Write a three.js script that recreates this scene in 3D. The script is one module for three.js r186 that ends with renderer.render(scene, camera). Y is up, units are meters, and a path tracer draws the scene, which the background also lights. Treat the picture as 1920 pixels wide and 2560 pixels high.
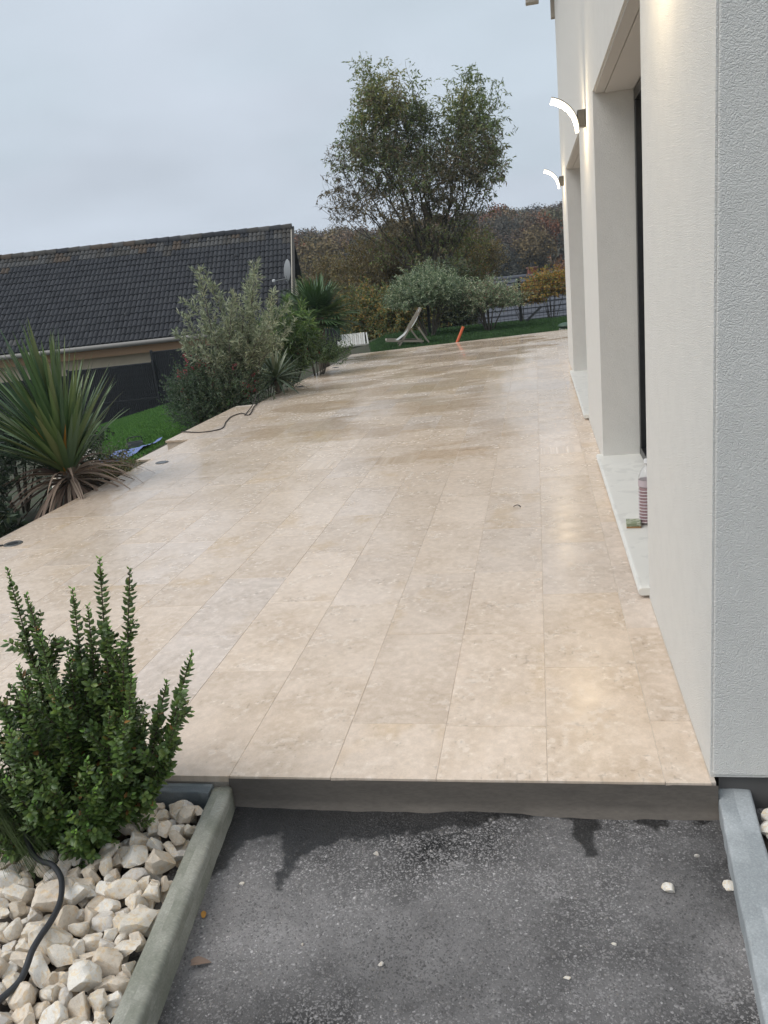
import * as THREE from 'three';
import { mergeGeometries, toCreasedNormals } from 'three/addons/utils/BufferGeometryUtils.js';
import { RoundedBoxGeometry } from 'three/addons/geometries/RoundedBoxGeometry.js';

// ------------------------------------------------------------------ camera
const scene = new THREE.Scene();
const YAW = THREE.MathUtils.degToRad(11.708);
const camera = new THREE.PerspectiveCamera(63.96, 0.75, 0.05, 2000);
camera.position.set(0, 1.4, 0);
camera.rotation.set(THREE.MathUtils.degToRad(-16.025), YAW, THREE.MathUtils.degToRad(-6.162), 'YXZ');
scene.add(camera);
const renderer = new THREE.WebGLRenderer({ antialias: true });
renderer.toneMapping = THREE.LinearToneMapping;
renderer.toneMappingExposure = 1.2;
renderer.shadowMap.enabled = true;

// ------------------------------------------------------------------ seeded randomness and noise
function rng(seed) { let a = seed >>> 0; return () => { a |= 0; a = a + 0x6D2B79F5 | 0; let t = Math.imul(a ^ a >>> 15, 1 | a); t = t + Math.imul(t ^ t >>> 7, 61 | t) ^ t; return ((t ^ t >>> 14) >>> 0) / 4294967296; }; }
const HT = new Float32Array(65536); { const r = rng(77); for (let i = 0; i < 65536; i++) HT[i] = r(); }
const hsh = (x, y) => HT[((x * 73856093) ^ (y * 19349663)) >>> 4 & 65535];
function vn(x, y) { // value noise 0..1
  const xi = Math.floor(x), yi = Math.floor(y); let fx = x - xi, fy = y - yi; fx = fx * fx * (3 - 2 * fx); fy = fy * fy * (3 - 2 * fy);
  const a = HT[(xi * 7919 + yi * 104729) & 65535], b = HT[((xi + 1) * 7919 + yi * 104729) & 65535], c = HT[(xi * 7919 + (yi + 1) * 104729) & 65535], d = HT[((xi + 1) * 7919 + (yi + 1) * 104729) & 65535];
  return a + (b - a) * fx + (c - a) * fy + (a - b - c + d) * fx * fy;
}
function fbm(x, y, o = 4) { let s = 0, a = 0.5, n = 0; for (let i = 0; i < o; i++) { s += a * vn(x, y); n += a; x = x * 2.03 + 17.3; y = y * 2.03 + 9.1; a *= 0.5; } return s / n; }
const clamp = (v, a = 0, b = 1) => v < a ? a : v > b ? b : v, lerp = (a, b, t) => a + (b - a) * t, sstep = (a, b, v) => { const t = clamp((v - a) / (b - a)); return t * t * (3 - 2 * t); };

// ------------------------------------------------------------------ sky: one overcast dusk sky
{
  const w = 1024, h = 512, data = new Float32Array(w * h * 4);
  for (let j = 0; j < h; j++) for (let i = 0; i < w; i++) {
    const el = ((j + 0.5) / h - 0.5) * Math.PI, az = (i + 0.5) / w * Math.PI * 2, e = Math.max(el, 0);
    // clouds drawn on a flat layer overhead so that they stretch toward the horizon
    const k = 1 / (Math.sin(e) + 0.16), cx = Math.cos(az) * Math.cos(e) * k, cy = Math.sin(az) * Math.cos(e) * k;
    const c1 = fbm(cx * 1.3 + 40, cy * 1.3 + 40, 5), c2 = fbm(cx * 3.6 + 90, cy * 3.6 + 12, 4);
    const c = (c1 - 0.5) * 0.2 + (c2 - 0.5) * 0.10;
    const lum = 0.575 * (0.98 + 0.24 * Math.sin(e) * Math.sin(e)) * (1 + c);
    const warm = sstep(0.35, 0.65, fbm(cx * 0.9 + 5, cy * 0.9 + 70, 3));
    const o = (j * w + i) * 4;
    data[o] = lum * lerp(0.86, 0.895, warm); data[o + 1] = lum * lerp(0.985, 0.995, warm); data[o + 2] = lum * lerp(1.11, 1.13, warm); data[o + 3] = 1;
  }
  const t = new THREE.DataTexture(data, w, h, THREE.RGBAFormat, THREE.FloatType);
  t.mapping = THREE.EquirectangularReflectionMapping; t.magFilter = THREE.LinearFilter; t.minFilter = THREE.LinearFilter; t.needsUpdate = true;
  scene.background = t; scene.environment = t;
}
// the brighter part of the cloud where the low sun stands, very soft
const sun = new THREE.DirectionalLight(new THREE.Color(1.0, 0.965, 0.92), 1.5);
sun.position.set(-17, 24, 1); sun.target.position.set(0, 0, -8);
sun.castShadow = true; sun.shadow.radius = 70; sun.shadow.mapSize.set(2048, 2048);
Object.assign(sun.shadow.camera, { left: -30, right: 30, top: 30, bottom: -30, near: 1, far: 120 });
scene.add(sun, sun.target);

// ------------------------------------------------------------------ helpers
const taken = new Map();
function numbered(n) { const k = taken.get(n) || 0; taken.set(n, k + 1); return k ? `${n}_${String(k).padStart(3, '0')}` : n; }
const lin = (r, g, b) => new THREE.Color().setRGB(r, g, b);
function mat(c, roughness = 0.8, extra = {}) { const m = new THREE.MeshStandardMaterial({ roughness, ...extra }); m.color.setRGB(...(Array.isArray(c) ? c : [c, c, c])); return m; }
function sh(o) { o.castShadow = o.receiveShadow = true; return o; }
function part(name, geo, m, parent) { const o = sh(new THREE.Mesh(geo, m)); o.name = name; parent.add(o); return o; }
function tag(o, label, category, group) { o.userData.label = label; o.userData.category = category; if (group) o.userData.group = group; return o; }
function thing(name, label, category, group, pos = [0, 0, 0], turn = 0) { const o = new THREE.Group(); o.name = numbered(name); o.position.set(...pos); o.rotation.y = turn; scene.add(o); return tag(o, label, category, group); }
function solo(name, geo, m, label, category, group) { const o = sh(new THREE.Mesh(geo, m)); o.name = numbered(name); scene.add(o); return tag(o, label, category, group); }
function structure(name, geo, m, parent = scene) { const o = sh(new THREE.Mesh(geo, m)); o.name = name; if (parent === scene) o.userData.kind = 'structure'; parent.add(o); return o; }
const V = (x, y, z) => new THREE.Vector3(x, y, z);
const CY = Math.cos(YAW), SY = Math.sin(YAW);
const W = (u, y, d) => V(u * CY - d * SY, y, -u * SY - d * CY);      // a frame turned by the yaw: u along, d away
function box(x0, x1, y0, y1, z0, z1) { const g = new THREE.BoxGeometry(x1 - x0, y1 - y0, z1 - z0); g.translate((x0 + x1) / 2, (y0 + y1) / 2, (z0 + z1) / 2); return g; }
function rbox(x0, x1, y0, y1, z0, z1, r = 0.01, s = 2) { const g = new RoundedBoxGeometry(x1 - x0, y1 - y0, z1 - z0, s, r); g.translate((x0 + x1) / 2, (y0 + y1) / 2, (z0 + z1) / 2); return g; }
function bar(a, b, w, t) { // a beam from a to b
  const l = a.distanceTo(b), g = new THREE.BoxGeometry(w, l, t), q = new THREE.Quaternion().setFromUnitVectors(V(0, 1, 0), b.clone().sub(a).normalize());
  g.applyQuaternion(q); g.translate((a.x + b.x) / 2, (a.y + b.y) / 2, (a.z + b.z) / 2); return g;
}
function rod(pts, r0, r1 = r0, seg = 5, n = pts.length * 3) { // tapered tube along a curve
  const c = pts.length > 2 ? new THREE.CatmullRomCurve3(pts) : new THREE.LineCurve3(pts[0], pts[1]), fr = c.computeFrenetFrames(n), P = [], I = [];
  for (let i = 0; i <= n; i++) { const p = c.getPointAt(i / n), r = lerp(r0, r1, i / n); for (let k = 0; k < seg; k++) { const a = k / seg * Math.PI * 2, N = fr.normals[i], B = fr.binormals[i], ca = Math.cos(a) * r, sa = Math.sin(a) * r; P.push(p.x + N.x * ca + B.x * sa, p.y + N.y * ca + B.y * sa, p.z + N.z * ca + B.z * sa); } }
  for (let i = 0; i < n; i++) for (let k = 0; k < seg; k++) { const a = i * seg + k, b = i * seg + (k + 1) % seg; I.push(a, b, a + seg, b, b + seg, a + seg); }
  for (const [o, f] of [[0, 1], [n * seg, -1]]) for (let k = 1; k < seg - 1; k++) f > 0 ? I.push(o, o + k + 1, o + k) : I.push(o, o + k, o + k + 1);
  const g = new THREE.BufferGeometry(); g.setAttribute('position', new THREE.Float32BufferAttribute(P, 3)); g.setIndex(I); g.computeVertexNormals(); return g;
}
function merge(list) { const a = list.map((g) => { g = g.index ? g.toNonIndexed() : g; for (const k of Object.keys(g.attributes)) if (k !== 'position' && k !== 'normal') g.deleteAttribute(k); return g; }); return mergeGeometries(a); }
function tex(w, h, f, { srgb = true, repeat = true, channel = 0 } = {}) { // f(x, y) -> [r, g, b] linear for colour maps, plain values otherwise
  const d = new Uint8Array(w * h * 4), enc = (v) => v <= 0.0031308 ? v * 12.92 : 1.055 * Math.pow(v, 1 / 2.4) - 0.055;
  for (let j = 0; j < h; j++) for (let i = 0; i < w; i++) { const c = f(i, j), o = (j * w + i) * 4; for (let k = 0; k < 3; k++) d[o + k] = clamp(Math.round((srgb ? enc(clamp(c[k])) : clamp(c[k])) * 255), 0, 255); d[o + 3] = 255; }
  return finish(d, w, h, srgb, repeat, channel);
}
function finish(d, w, h, srgb, repeat, channel) {
  const t = new THREE.DataTexture(d, w, h); t.magFilter = THREE.LinearFilter; t.minFilter = THREE.LinearMipmapLinearFilter; t.generateMipmaps = true; if (repeat) t.wrapS = t.wrapT = THREE.RepeatWrapping;
  if (srgb) t.colorSpace = THREE.SRGBColorSpace; t.channel = channel; t.needsUpdate = true; return t;
}
function planarUV(g, axes = 'xz', s = 1, name = 'uv') { // uv in metres
  const p = g.attributes.position, u = new Float32Array(p.count * 2), get = { x: (i) => p.getX(i), y: (i) => p.getY(i), z: (i) => p.getZ(i) };
  for (let i = 0; i < p.count; i++) { u[2 * i] = get[axes[0]](i) * s; u[2 * i + 1] = get[axes[1]](i) * s; }
  g.setAttribute(name, new THREE.BufferAttribute(u, 2)); return g;
}
function boxUV(g, s = 1) { // uv in metres by the way each face points
  if (g.index) g = g.toNonIndexed(); const p = g.attributes.position, n = g.attributes.normal, u = new Float32Array(p.count * 2);
  for (let i = 0; i < p.count; i++) { const ax = Math.abs(n.getX(i)), ay = Math.abs(n.getY(i)), az = Math.abs(n.getZ(i)); const [a, b] = ax > ay && ax > az ? [p.getZ(i), p.getY(i)] : ay > az ? [p.getX(i), p.getZ(i)] : [p.getX(i), p.getY(i)]; u[2 * i] = a * s; u[2 * i + 1] = b * s; }
  g.setAttribute('uv', new THREE.BufferAttribute(u, 2)); return g;
}
// many small leaves in one mesh, each with its own tone
class Leaves {
  constructor() { this.p = []; this.c = []; this.i = []; this.n = 0; }
  add(pos, dir, side, len, wid, col, fine = false, fold = 0.25, bend = 0) {
    const d = dir, s = side, up = V(s.y * d.z - s.z * d.y, s.z * d.x - s.x * d.z, s.x * d.y - s.y * d.x); // side x dir
    const pt = (t, w, h) => this.p.push(pos.x + d.x * len * t + s.x * w + up.x * h, pos.y + d.y * len * t + s.y * w + up.y * h - bend * len * t * t, pos.z + d.z * len * t + s.z * w + up.z * h);
    const b = this.n, w = wid / 2, f = fold * w;
    if (!fine) { pt(0, 0, 0); pt(0.45, -w, f); pt(1, 0, 0); pt(0.45, w, f); this.i.push(b, b + 1, b + 2, b, b + 2, b + 3); this.n += 4; }
    else {
      pt(0, 0, 0); pt(0.32, 0, -f * 0.2); pt(0.68, 0, -f * 0.2); pt(1, 0, f * 0.3); pt(0.28, -w * 0.92, f); pt(0.64, -w * 0.8, f * 0.9); pt(0.28, w * 0.92, f); pt(0.64, w * 0.8, f * 0.9);
      for (const q of [[0, 4, 1], [4, 5, 2], [4, 2, 1], [5, 3, 2], [0, 1, 6], [6, 2, 7], [6, 1, 2], [7, 2, 3]]) this.i.push(b + q[0], b + q[1], b + q[2]); this.n += 8;
    }
    for (let k = fine ? 8 : 4; k--;) this.c.push(col[0], col[1], col[2]);
  }
  geo() { const g = new THREE.BufferGeometry(); g.setAttribute('position', new THREE.Float32BufferAttribute(this.p, 3)); g.setAttribute('color', new THREE.Float32BufferAttribute(this.c, 3)); g.setIndex(this.i); g.computeVertexNormals(); return g; }
}
const leafMat = (rough = 0.55, extra = {}) => new THREE.MeshPhysicalMaterial({ vertexColors: true, roughness: rough, side: THREE.DoubleSide, ...extra });
const LEAF = leafMat(0.9, { transmission: 0.4, thickness: 0 }), LEAFGLOSS = leafMat(0.45), LEAFDRY = leafMat(0.85);
function rdir(R) { const z = R() * 2 - 1, a = R() * Math.PI * 2, q = Math.sqrt(1 - z * z); return V(q * Math.cos(a), z, q * Math.sin(a)); }
function sideOf(d, R) { const s = rdir(R).cross(d); return s.lengthSq() < 1e-4 ? V(1, 0, 0) : s.normalize(); }
function pick(R, cols, jit = 0.2) { const c = cols[Math.floor(R() * cols.length)], k = 1 + (R() - 0.5) * 2 * jit; return [c[0] * k * 1.3, c[1] * k * 1.3 * (1 + (R() - 0.5) * 0.1), c[2] * k * 1.3]; }

// ------------------------------------------------------------------ terrain
function ground(x, z) {
  const d = -z; let h;
  const left = -0.13 - 0.2 * Math.max(0, -3.6 - x);                  // garden falling away beside the terrace
  const back = lerp(-0.03, -4.6, sstep(20.3, 34, d));                // drop behind the lawn to the lower houses
  const t = sstep(-5.5, -3.2, x) * sstep(15.2, 16.4, d);
  h = lerp(Math.max(left, -2.6), d < 16 ? -0.13 : back, t);
  if (d > 15.2 && t < 1) h = lerp(Math.max(left, -2.6), back, t);
  h = Math.min(h, lerp(0, -4.0, sstep(30, 50, d)) + (d > 30 ? 0 : 9));
  { const u = x * CY - z * SY; h += 5.6 * sstep(75, 150, d) * (0.9 + 0.1 * Math.sin(x * 0.02)) * (0.35 + 0.65 * sstep(-30, -4, u)) - sstep(165, 420, d) * 4; }
  if (d > 26) h += (fbm(x * 0.02 + 30, z * 0.02 + 30, 3) - 0.5) * 2 * sstep(26, 60, d);
  return h;
}
{
  const xs = [], zs = [];
  for (let x = -600; x <= 600;) { xs.push(x); const a = Math.abs(x + 3); x += a < 14 ? 0.5 : a < 50 ? 3 : a < 200 ? 15 : 60; }
  for (let z = 300; z >= -700;) { zs.push(z); const a = -z; z -= a < -20 ? 40 : a < 40 ? 0.6 : a < 180 ? 5 : 40; }
  const P = [], I = [], nx = xs.length;
  for (const z of zs) for (const x of xs) P.push(x, ground(x, z) - 0.01, z);
  for (let j = 0; j < zs.length - 1; j++) for (let i = 0; i < nx - 1; i++) { const a = j * nx + i; I.push(a, a + 1, a + nx, a + 1, a + nx + 1, a + nx); }
  const g = new THREE.BufferGeometry(); g.setAttribute('position', new THREE.Float32BufferAttribute(P, 3)); g.setIndex(I); g.computeVertexNormals(); planarUV(g, 'xz', 1 / 3);
  const m = mat(1, 0.95); m.map = tex(512, 512, (i, j) => { const n = fbm(i / 20, j / 20, 4), k = vn(i / 2.3, j / 2.3); const c = sstep(0.35, 0.65, n); const s = 0.75 + 0.5 * k; return [lerp(0.035, 0.05, c) * s, lerp(0.05, 0.042, c) * s, lerp(0.018, 0.026, c) * s]; });
  structure('ground', g, m);
}

// ------------------------------------------------------------------ terrace of travertine tiles
const X0 = -3.55, X1 = 0.398, ZF = -2.02, TW = 0.315, TL = 0.677, XJ = -0.036;   // edges and the tile module
const farZ = (x) => -15.72 - (x + 3.38) * 0.31;                                  // the far edge runs slightly askew
const colOffset = (c) => [0, 0.317, 0.655, 0.32, 0.96, 0.64, 0.31, 0.97, 0.66, 0.33, 0.0, 0.62, 0.3, 0.95][((c % 14) + 14) % 14];
const colIndex = (x) => Math.floor((x - XJ) / TW);
const colStart = (c) => ZF - ((colOffset(c) * 1.0 + (c === -1 ? 0.013 : 0)) % TL);
const rowIndex = (c, z) => Math.floor((colStart(c) - z) / TL);
// films of rain water left on the paving, and streaks that have dried: [x, z, half width, half length]
const WET = [[-1.2, -8.7, 0.8, 0.45], [-0.45, -9.7, 0.6, 0.4], [-2.3, -9.3, 0.8, 0.4], [-1.6, -10.3, 0.95, 0.5], [-0.6, -11.1, 0.7, 0.6], [-2.7, -11.0, 0.7, 0.5], [-1.7, -12.0, 1.1, 0.6], [-0.5, -12.4, 0.55, 0.5], [-2.6, -12.7, 0.75, 0.6], [-1.3, -13.6, 1.05, 0.6], [-0.35, -14.2, 0.5, 0.4], [-2.4, -14.4, 0.85, 0.5], [-1.2, -14.9, 0.9, 0.4], [-0.75, -15.7, 0.9, 0.5], [-2.8, -15.3, 0.5, 0.4], [-0.25, -7.4, 0.3, 0.35], [-1.75, -7.5, 0.6, 0.3], [-2.9, -6.3, 0.5, 0.35], [-3.1, -5.4, 0.45, 0.3], [-0.8, -6.2, 0.45, 0.3], [-2.4, -7.9, 0.7, 0.35]];
const DRY = [[-1.75, -12.3, -0.5, -13.0, 0.08], [-0.5, -13.0, 0.35, -13.2, 0.12], [-1.9, -11.0, -0.7, -11.9, 0.05], [-2.2, -13.62, -1.98, -13.7, 0.1], [-1.1, -9.0, 0.0, -9.3, 0.06], [-2.9, -10.2, -2.0, -10.8, 0.05]];
function wetness(x, z) {
  const n = fbm(x * 1.5 + 11 + z * 0.3, z * 2.6 + x * 0.5 + 7, 4), m = fbm(x * 4.5 + 2, z * 11 + x * 2 + 31, 3), e = (n - 0.5) * 2.4 + (m - 0.5) * 1.3; let w = 0;
  for (const [cx, cz, rx, rz] of WET) { const dx = (x - cx) / rx, dz = (z - cz) / rz; if (dx * dx + dz * dz < 5) w = Math.max(w, 1 - sstep(0.6, 1.25, Math.hypot(dx, dz) + e)); }
  for (const [ax, az, bx, bz, r] of DRY) { const vx = bx - ax, vz = bz - az, t = clamp(((x - ax) * vx + (z - az) * vz) / (vx * vx + vz * vz)), q = Math.hypot(x - ax - vx * t, z - az - vz * t) + (m - 0.5) * 0.16; w *= sstep(r * 0.75, r * 1.3, q); }
  return clamp(w);
}
function travertine(x, z, fine) { // colour and gloss of the stone at a point of the terrace
  const c = colIndex(x), r = rowIndex(c, z), h1 = hsh(c + 50, r + 9), h2 = hsh(c + 7, r + 81), h3 = hsh(c + 33, r + 5), ox = h1 * 57, oz = h2 * 91, u = x + ox, v = z * 0.85 + oz;
  const big = fbm(u * 2.6, v * 2.6, 3), wu = u + (big - 0.5) * 0.35, wv = v + (vn(u * 5 + 40, v * 5) - 0.5) * 0.12, med = fbm(wu * 9, wv * 13, 5), sm = fbm(u * 48, v * 52, fine ? 4 : 2), gr = fine ? vn(u * 300, v * 280) : 0.5;
  const vein = 1 - Math.abs(2 * fbm(wu * 4.2 + 80, wv * 6.5 + 9, 4) - 1), tan = sstep(0.3, 0.75, big * 0.5 + med * 0.5), pale = sstep(0.42, 0.85, med * 0.45 + sm * 0.55), line = sstep(0.9, 1.0, vein) * sstep(0.4, 0.65, med), pit = fine ? sstep(0.76, 0.86, vn(u * 110 + 3, v * 95) * 0.7 + med * 0.3) : 0, och = sstep(0.58, 0.8, fbm(u * 5 + 31, v * 5 + 5, 4));
  let R = 0.735, G = 0.598, B = 0.475;
  R = lerp(R, 0.585, tan * 0.85); G = lerp(G, 0.45, tan * 0.85); B = lerp(B, 0.325, tan * 0.85);
  R = lerp(R, 0.63, och * 0.55 * h3); G = lerp(G, 0.455, och * 0.55 * h3); B = lerp(B, 0.27, och * 0.55 * h3);
  R = lerp(R, 0.78, pale * 0.5); G = lerp(G, 0.69, pale * 0.5); B = lerp(B, 0.60, pale * 0.5);
  R = lerp(R, 0.80, line * 0.05); G = lerp(G, 0.72, line * 0.05); B = lerp(B, 0.64, line * 0.05);
  const grey = h2 > 0.6 ? (h2 - 0.6) * 0.9 : 0, l = (R + G + B) / 3; R = lerp(R, l * 1.08, grey); G = lerp(G, l * 0.985, grey); B = lerp(B, l * 0.945, grey);
  const k = (0.95 + 0.08 * h1) * (0.93 + 0.2 * (sm - 0.4) + 0.1 * (gr - 0.4)) * (1 - 0.2 * pit), w = wetness(x, z), wk = 1 - 0.08 * w;
  return [R * k * wk, G * k * wk * (1 - 0.045 * w), B * k * wk * (1 - 0.11 * w), clamp(lerp(0.235, 0.09, w) + (sm - 0.5) * 0.1 + (med - 0.5) * 0.14, 0.05, 1)];
}
function stoneMaterial(x0, x1, z0, z1, N, fine, clear) {
  const NR = N / 2, col = tex(N, N, (i, j) => travertine(lerp(x0, x1, (i + 0.5) / N), lerp(z0, z1, (j + 0.5) / N), fine), { repeat: false });
  const rough = tex(NR, NR, (i, j) => { const q = travertine(lerp(x0, x1, (i + 0.5) / NR), lerp(z0, z1, (j + 0.5) / NR), fine)[3]; return [q, q, q]; }, { srgb: false, repeat: false });
  const m = mat(1, 1); m.map = col; m.roughnessMap = rough; m.userData = { x0, x1, z0, z1 }; return m;
}
const ZS = -6.4;
const stoneNear = stoneMaterial(-3.9, 0.5, ZF + 0.06, ZS - 0.8, 2048, true), stoneFar = stoneMaterial(-4.0, 0.7, ZS + 0.1, -17.4, 2048, false);
{
  const bump = tex(512, 512, (i, j) => { const v = 0.45 * vn(i / 2.1, j / 2.1) + 0.35 * vn(i / 6.3 + 9, j / 6.3) + 0.2 * vn(i / 22, j / 22 + 5); return [v, v, v]; }, { srgb: false, channel: 1 });
  for (const m of [stoneNear, stoneFar]) { m.bumpMap = bump; m.bumpScale = 0.00016; }
}
function tileGeo(x0, x1, z0, z1, zb0, zb1, R, m, y = 0, th = 0.02) { // slab with a small chamfer; zb: near edge depths at x0, x1 for slanted cuts
  const c = 0.0007, tilt = () => y + (R() - 0.5) * 0.0008, ya = [tilt(), tilt(), tilt(), tilt()];
  const o = [[x0, z0], [x1, z0], [x1, zb1], [x0, zb0]], inn = [[x0 + c, z0 - c], [x1 - c, z0 - c], [x1 - c, zb1 + c], [x0 + c, zb0 + c]];
  const P = [], tri = (...q) => q.forEach((v) => P.push(...v)), T = inn.map((p, i) => [p[0], ya[i], p[1]]), E = o.map((p, i) => [p[0], ya[i] - c, p[1]]), Bt = o.map((p) => [p[0], y - th, p[1]]);
  tri(T[0], T[1], T[2], T[0], T[2], T[3]);
  for (let i = 0; i < 4; i++) { const j = (i + 1) % 4; tri(E[i], E[j], T[j], E[i], T[j], T[i]); tri(Bt[i], Bt[j], E[j], Bt[i], E[j], E[i]); }
  const g = new THREE.BufferGeometry(); g.setAttribute('position', new THREE.Float32BufferAttribute(P, 3)); g.computeVertexNormals();
  const b = m.userData, uv = new Float32Array(P.length / 3 * 2), uv1 = new Float32Array(P.length / 3 * 2), ou = R() * 3;
  for (let i = 0; i < P.length / 3; i++) { uv[2 * i] = (P[3 * i] - b.x0) / (b.x1 - b.x0); uv[2 * i + 1] = (P[3 * i + 2] - b.z0) / (b.z1 - b.z0); uv1[2 * i] = P[3 * i] * 1.6 + ou; uv1[2 * i + 1] = P[3 * i + 2] * 1.6; }
  g.setAttribute('uv', new THREE.BufferAttribute(uv, 2)); g.setAttribute('uv1', new THREE.BufferAttribute(uv1, 2)); return g;
}
const concrete = mat(1, 0.9), concreteTex = (a, b, seed) => tex(512, 512, (i, j) => { const n = fbm(i / 60 + seed, j / 60, 5), s = vn(i / 1.6, j / 1.6), k = sstep(0.3, 0.7, n), q = 0.86 + 0.28 * s * (s > 0.9 ? 1.6 : 1); return [lerp(a[0], b[0], k) * q, lerp(a[1], b[1], k) * q, lerp(a[2], b[2], k) * q]; });
concrete.map = concreteTex([0.24, 0.225, 0.2], [0.33, 0.31, 0.28], 3);
{
  const terrace = new THREE.Group(); terrace.name = 'terrace'; terrace.userData.kind = 'structure'; scene.add(terrace);
  // slab under the tiles (its top is the joint mortar) as one outline with the landing that juts out beside the bed
  const out = [[-3.54, ZF - 0.006], [0.41, ZF - 0.006], [0.41, -11.9], [1.02, -11.9], [1.02, -17.05], [-3.37, -15.72], [-3.54, -9.93], [-3.81, -9.91], [-3.81, -7.785], [-3.54, -7.785]];
  const s = new THREE.Shape(out.map(([x, z]) => new THREE.Vector2(x, -z))), slab = new THREE.ExtrudeGeometry(s, { depth: 0.5, bevelEnabled: false }); slab.rotateX(-Math.PI / 2); slab.translate(0, -0.5013, 0);
  const mortar = mat([0.63, 0.55, 0.46], 0.8); mortar.map = concreteTex([0.85, 0.85, 0.85], [1, 1, 1], 9);
  part('slab', boxUV(slab, 2), mortar, terrace);
  const R = rng(5), GAP = 0.0015; let n = 0;
  const cover = (x0, x1, z0, z1, zb0, zb1) => { const mid = (z0 + z1) / 2, m = mid > ZS ? stoneNear : stoneFar; part(n++ ? `tile_${String(n - 1).padStart(3, '0')}` : 'tile', tileGeo(x0 + GAP * (0.25 + 0.5 * R()), x1 - GAP * (0.25 + 0.5 * R()), z0 - GAP * (0.25 + 0.5 * R()), z1 + GAP / 2, zb0 + GAP / 2, zb1 + GAP / 2, R, m), m, terrace); };
  for (let c = colIndex(X0 + 0.02); c <= 1; c++) {
    const x0 = Math.max(X0, XJ + c * TW), x1 = Math.min(c === 1 ? 0.398 : 9, XJ + (c + 1) * TW); if (x1 - x0 < 0.02) continue;
    for (let r = -1; r < 24; r++) {
      let z0 = Math.min(ZF, colStart(c) - r * TL), z1 = colStart(c) - (r + 1) * TL; if (z1 > ZF - 0.02) continue;
      const f0 = farZ(x0), f1 = farZ(x1); if (z0 < Math.max(f0, f1) + 0.03) continue;
      const cut = z1 < Math.max(f0, f1); cover(x0, x1, z0, cut ? Math.min(f0, f1) : z1, cut ? Math.max(z1, f0) : z1, cut ? Math.max(z1, f1) : z1);
    }
  }
  for (let k = 0; k < 2; k++) { // beyond the house the paving runs on to the right
    const x0 = 0.40 + k * TW, x1 = x0 + TW; for (let z = -11.95 - k * 0.3; z > -16.9; z -= TL) cover(x0, x1, z, Math.max(z - TL, -16.95), Math.max(z - TL, -16.95), Math.max(z - TL, -17.05));
  }
  for (let z = -7.775, k = 0; z > -9.8; z -= TL, k++) cover(-3.82, X0, z, Math.max(z - TL, -9.92), Math.max(z - TL, -9.92), Math.max(z - TL, -9.92));   // landing
  // step below the landing
  const st = []; for (let z = -7.62; z > -10.1; z -= TL) { const z1 = Math.max(z - TL, -10.15), m = stoneFar; part(`step_tile${st.length ? '_' + String(st.length).padStart(3, '0') : ''}`, tileGeo(-4.1, -3.822, z - 0.001, z1 + 0.001, z1 + 0.001, z1 + 0.001, R, m, -0.15), m, terrace); st.push(1); }
  part('step_tile_010', tileGeo(-3.82, -3.552, -7.622, -7.777, -7.777, -7.777, R, stoneFar, -0.15), stoneFar, terrace);
  const body = mat(1, 0.9); body.map = concreteTex([0.3, 0.26, 0.21], [0.4, 0.36, 0.3], 5);
  part('step_body', boxUV(box(-4.095, -3.545, -0.75, -0.171, -10.14, -7.626), 2), body, terrace);
  // rendered riser facing the drive, with a smear of mortar at its foot
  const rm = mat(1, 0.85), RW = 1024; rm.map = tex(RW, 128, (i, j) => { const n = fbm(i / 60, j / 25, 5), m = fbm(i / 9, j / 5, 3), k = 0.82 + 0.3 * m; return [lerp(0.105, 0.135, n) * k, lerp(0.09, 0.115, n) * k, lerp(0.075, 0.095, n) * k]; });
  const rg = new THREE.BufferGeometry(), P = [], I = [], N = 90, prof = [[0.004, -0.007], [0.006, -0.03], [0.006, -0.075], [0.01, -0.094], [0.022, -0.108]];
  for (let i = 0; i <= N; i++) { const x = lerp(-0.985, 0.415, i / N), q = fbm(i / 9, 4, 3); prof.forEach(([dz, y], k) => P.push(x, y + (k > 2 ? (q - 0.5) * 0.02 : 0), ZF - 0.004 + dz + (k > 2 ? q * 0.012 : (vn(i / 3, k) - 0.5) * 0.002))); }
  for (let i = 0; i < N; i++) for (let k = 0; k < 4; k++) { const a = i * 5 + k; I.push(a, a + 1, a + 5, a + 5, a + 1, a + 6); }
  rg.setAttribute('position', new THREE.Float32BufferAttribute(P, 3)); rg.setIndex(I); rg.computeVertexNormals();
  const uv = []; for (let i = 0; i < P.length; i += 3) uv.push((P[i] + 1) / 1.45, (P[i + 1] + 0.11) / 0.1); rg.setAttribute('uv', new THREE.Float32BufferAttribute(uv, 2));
  part('riser', rg, rm, terrace);
}

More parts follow.
